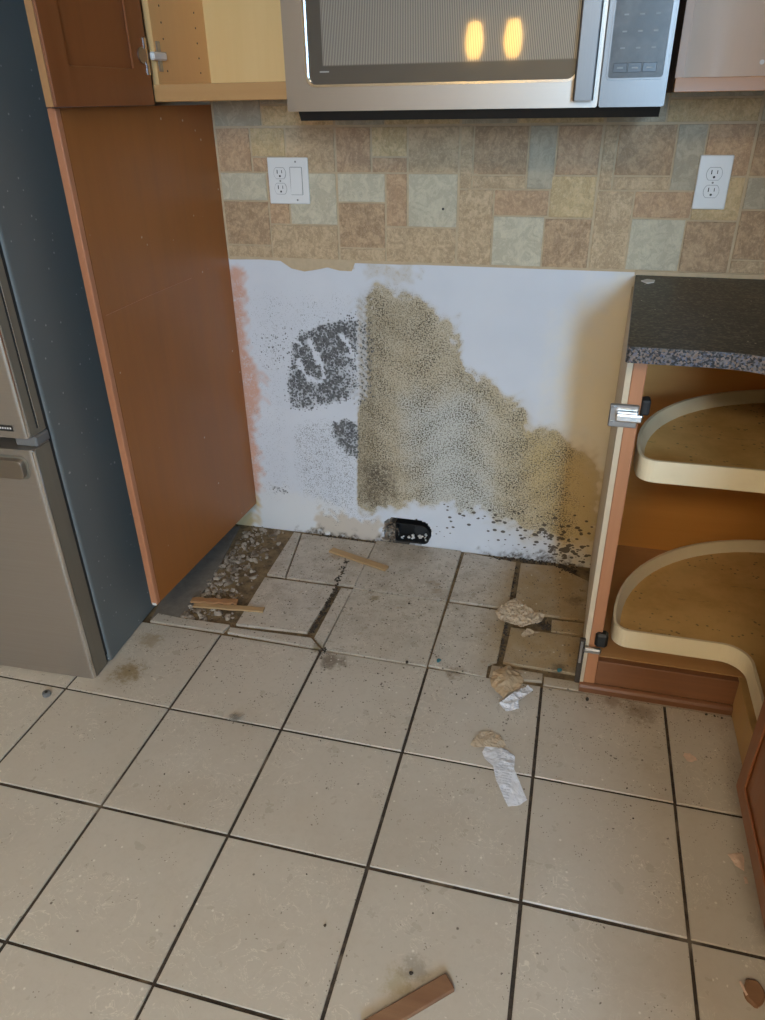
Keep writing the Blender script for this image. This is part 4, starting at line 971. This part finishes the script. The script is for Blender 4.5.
# dust tuft: many fine hairs, one thing
c = onz(235, 719); b = bmesh.new()
for _ in range(90):
    a0 = random.uniform(0, 6.28); l = random.uniform(.004, .016); p0 = Vector((c[0] + random.gauss(0, .005), c[1] + random.gauss(0, .004), random.uniform(.0008, .004)))
    p1 = p0 + Vector((math.cos(a0) * l, math.sin(a0) * l, random.uniform(0, .004))); tube([p0, (p0 + p1) / 2 + Vector((0, 0, random.uniform(0, .004))), p1], .0004, 3, b)
tube([(c[0] + .006, c[1], .002), (c[0] + .022, c[1] + .012, .009)], [.0028, .0006], 6, b)
tag(obj('dust_tuft', b, 'fluff'), 'grey tuft of lint with a dark splinter on the tile joint', 'lint')
chip('plastic_bit', (559, 671), .009, .006, 'blue', 'small teal plastic bit on the joint beside the lower hinge', 'debris')
chip('debris_bit', (587, 700), .0055, .006, 'dirt', 'dark triangular crumb on the tile below the cabinet corner', 'debris')
chip('debris_bit', (439, 661), .008, .004, 'blue', 'dark blue oval bit on the tile left of the kraft scrap', 'debris')
chip('debris_bit', (411, 974), .0042, .003, 'dirt', 'round black crumb on the tile above the foreground wood strip', 'debris')
chip('debris_bit', (351, 609), .0065, .003, 'fluff', 'flat grey pebble on the tile right of the dark trench', 'debris')
chip('debris_bit', (409, 604), .004, .004, 'dirt', 'black crumb on the tile below the wall hole', 'debris')
chip('debris_bit', (407, 663), .005, .006, 'dirt', 'dark crumb stuck in the joint left of the blue bit', 'debris')
chip('debris_bit', (325, 926), .0036, .003, 'dirt', 'elongated black crumb on the lower left middle tile', 'debris', 6)
chip('debris_bit', (690, 758), .017, .0012, 'scrap', 'flat pinkish smear of dried residue on the tile by the cabinet', 'residue', 12)

# ================================================================ LAMPS OF THE ROOM (behind the camera)
def pendant(x, y, z, label):
    p = thing('pendant_lamp', label, 'lamp', (x, y, z), group='amber glass pendants')
    obj('shade', lathe([(.028, -.075), (.045, -.03), (.046, .02), (.032, .08), (.014, .09)], (x, y, z), 20), 'lampglass', p, smooth=True)
    obj('socket_cap', lathe([(.016, .09), (.018, .12), (.006, .13)], (x, y, z), 16), 'bronze', p)
    obj('cord', tube([(x, y, z + .125), (x, y, ZC - .02)], .003, 6), 'bronze', p)
    obj('ceiling_rose', lathe([(.06, -.02), (.06, 0)], (x, y, ZC), 20), 'bronze', p)
pendant(0.517, -3.20, 1.577, 'amber glass pendant lamp, the left one reflected in the microwave')
pendant(0.718, -3.20, 1.58, 'amber glass pendant lamp, the right one reflected in the microwave')
c = thing('ceiling_fill_light', 'unseen flush ceiling light, a glowing square panel for warm fill', 'lamp', (0.95, -3.65, ZC))  # unseen panel, set back and sized to give the warm fill light
LX0, LX1, LY0, LY1 = 0.35, 1.55, -4.05, -3.25
obj('light_frame', ring([(LX0, LY0), (LX1, LY0), (LX1, LY1), (LX0, LY1)], [(LX0 + .04, LY0 + .04), (LX1 - .04, LY0 + .04), (LX1 - .04, LY1 - .04), (LX0 + .04, LY1 - .04)], ZC - .06, ZC, 'Z'), 'white_plastic', c)
obj('diffuser', Box(LX0 + .04, LX1 - .04, LY0 + .04, LY1 - .04, ZC - .05, ZC - .03), 'lampon', c)
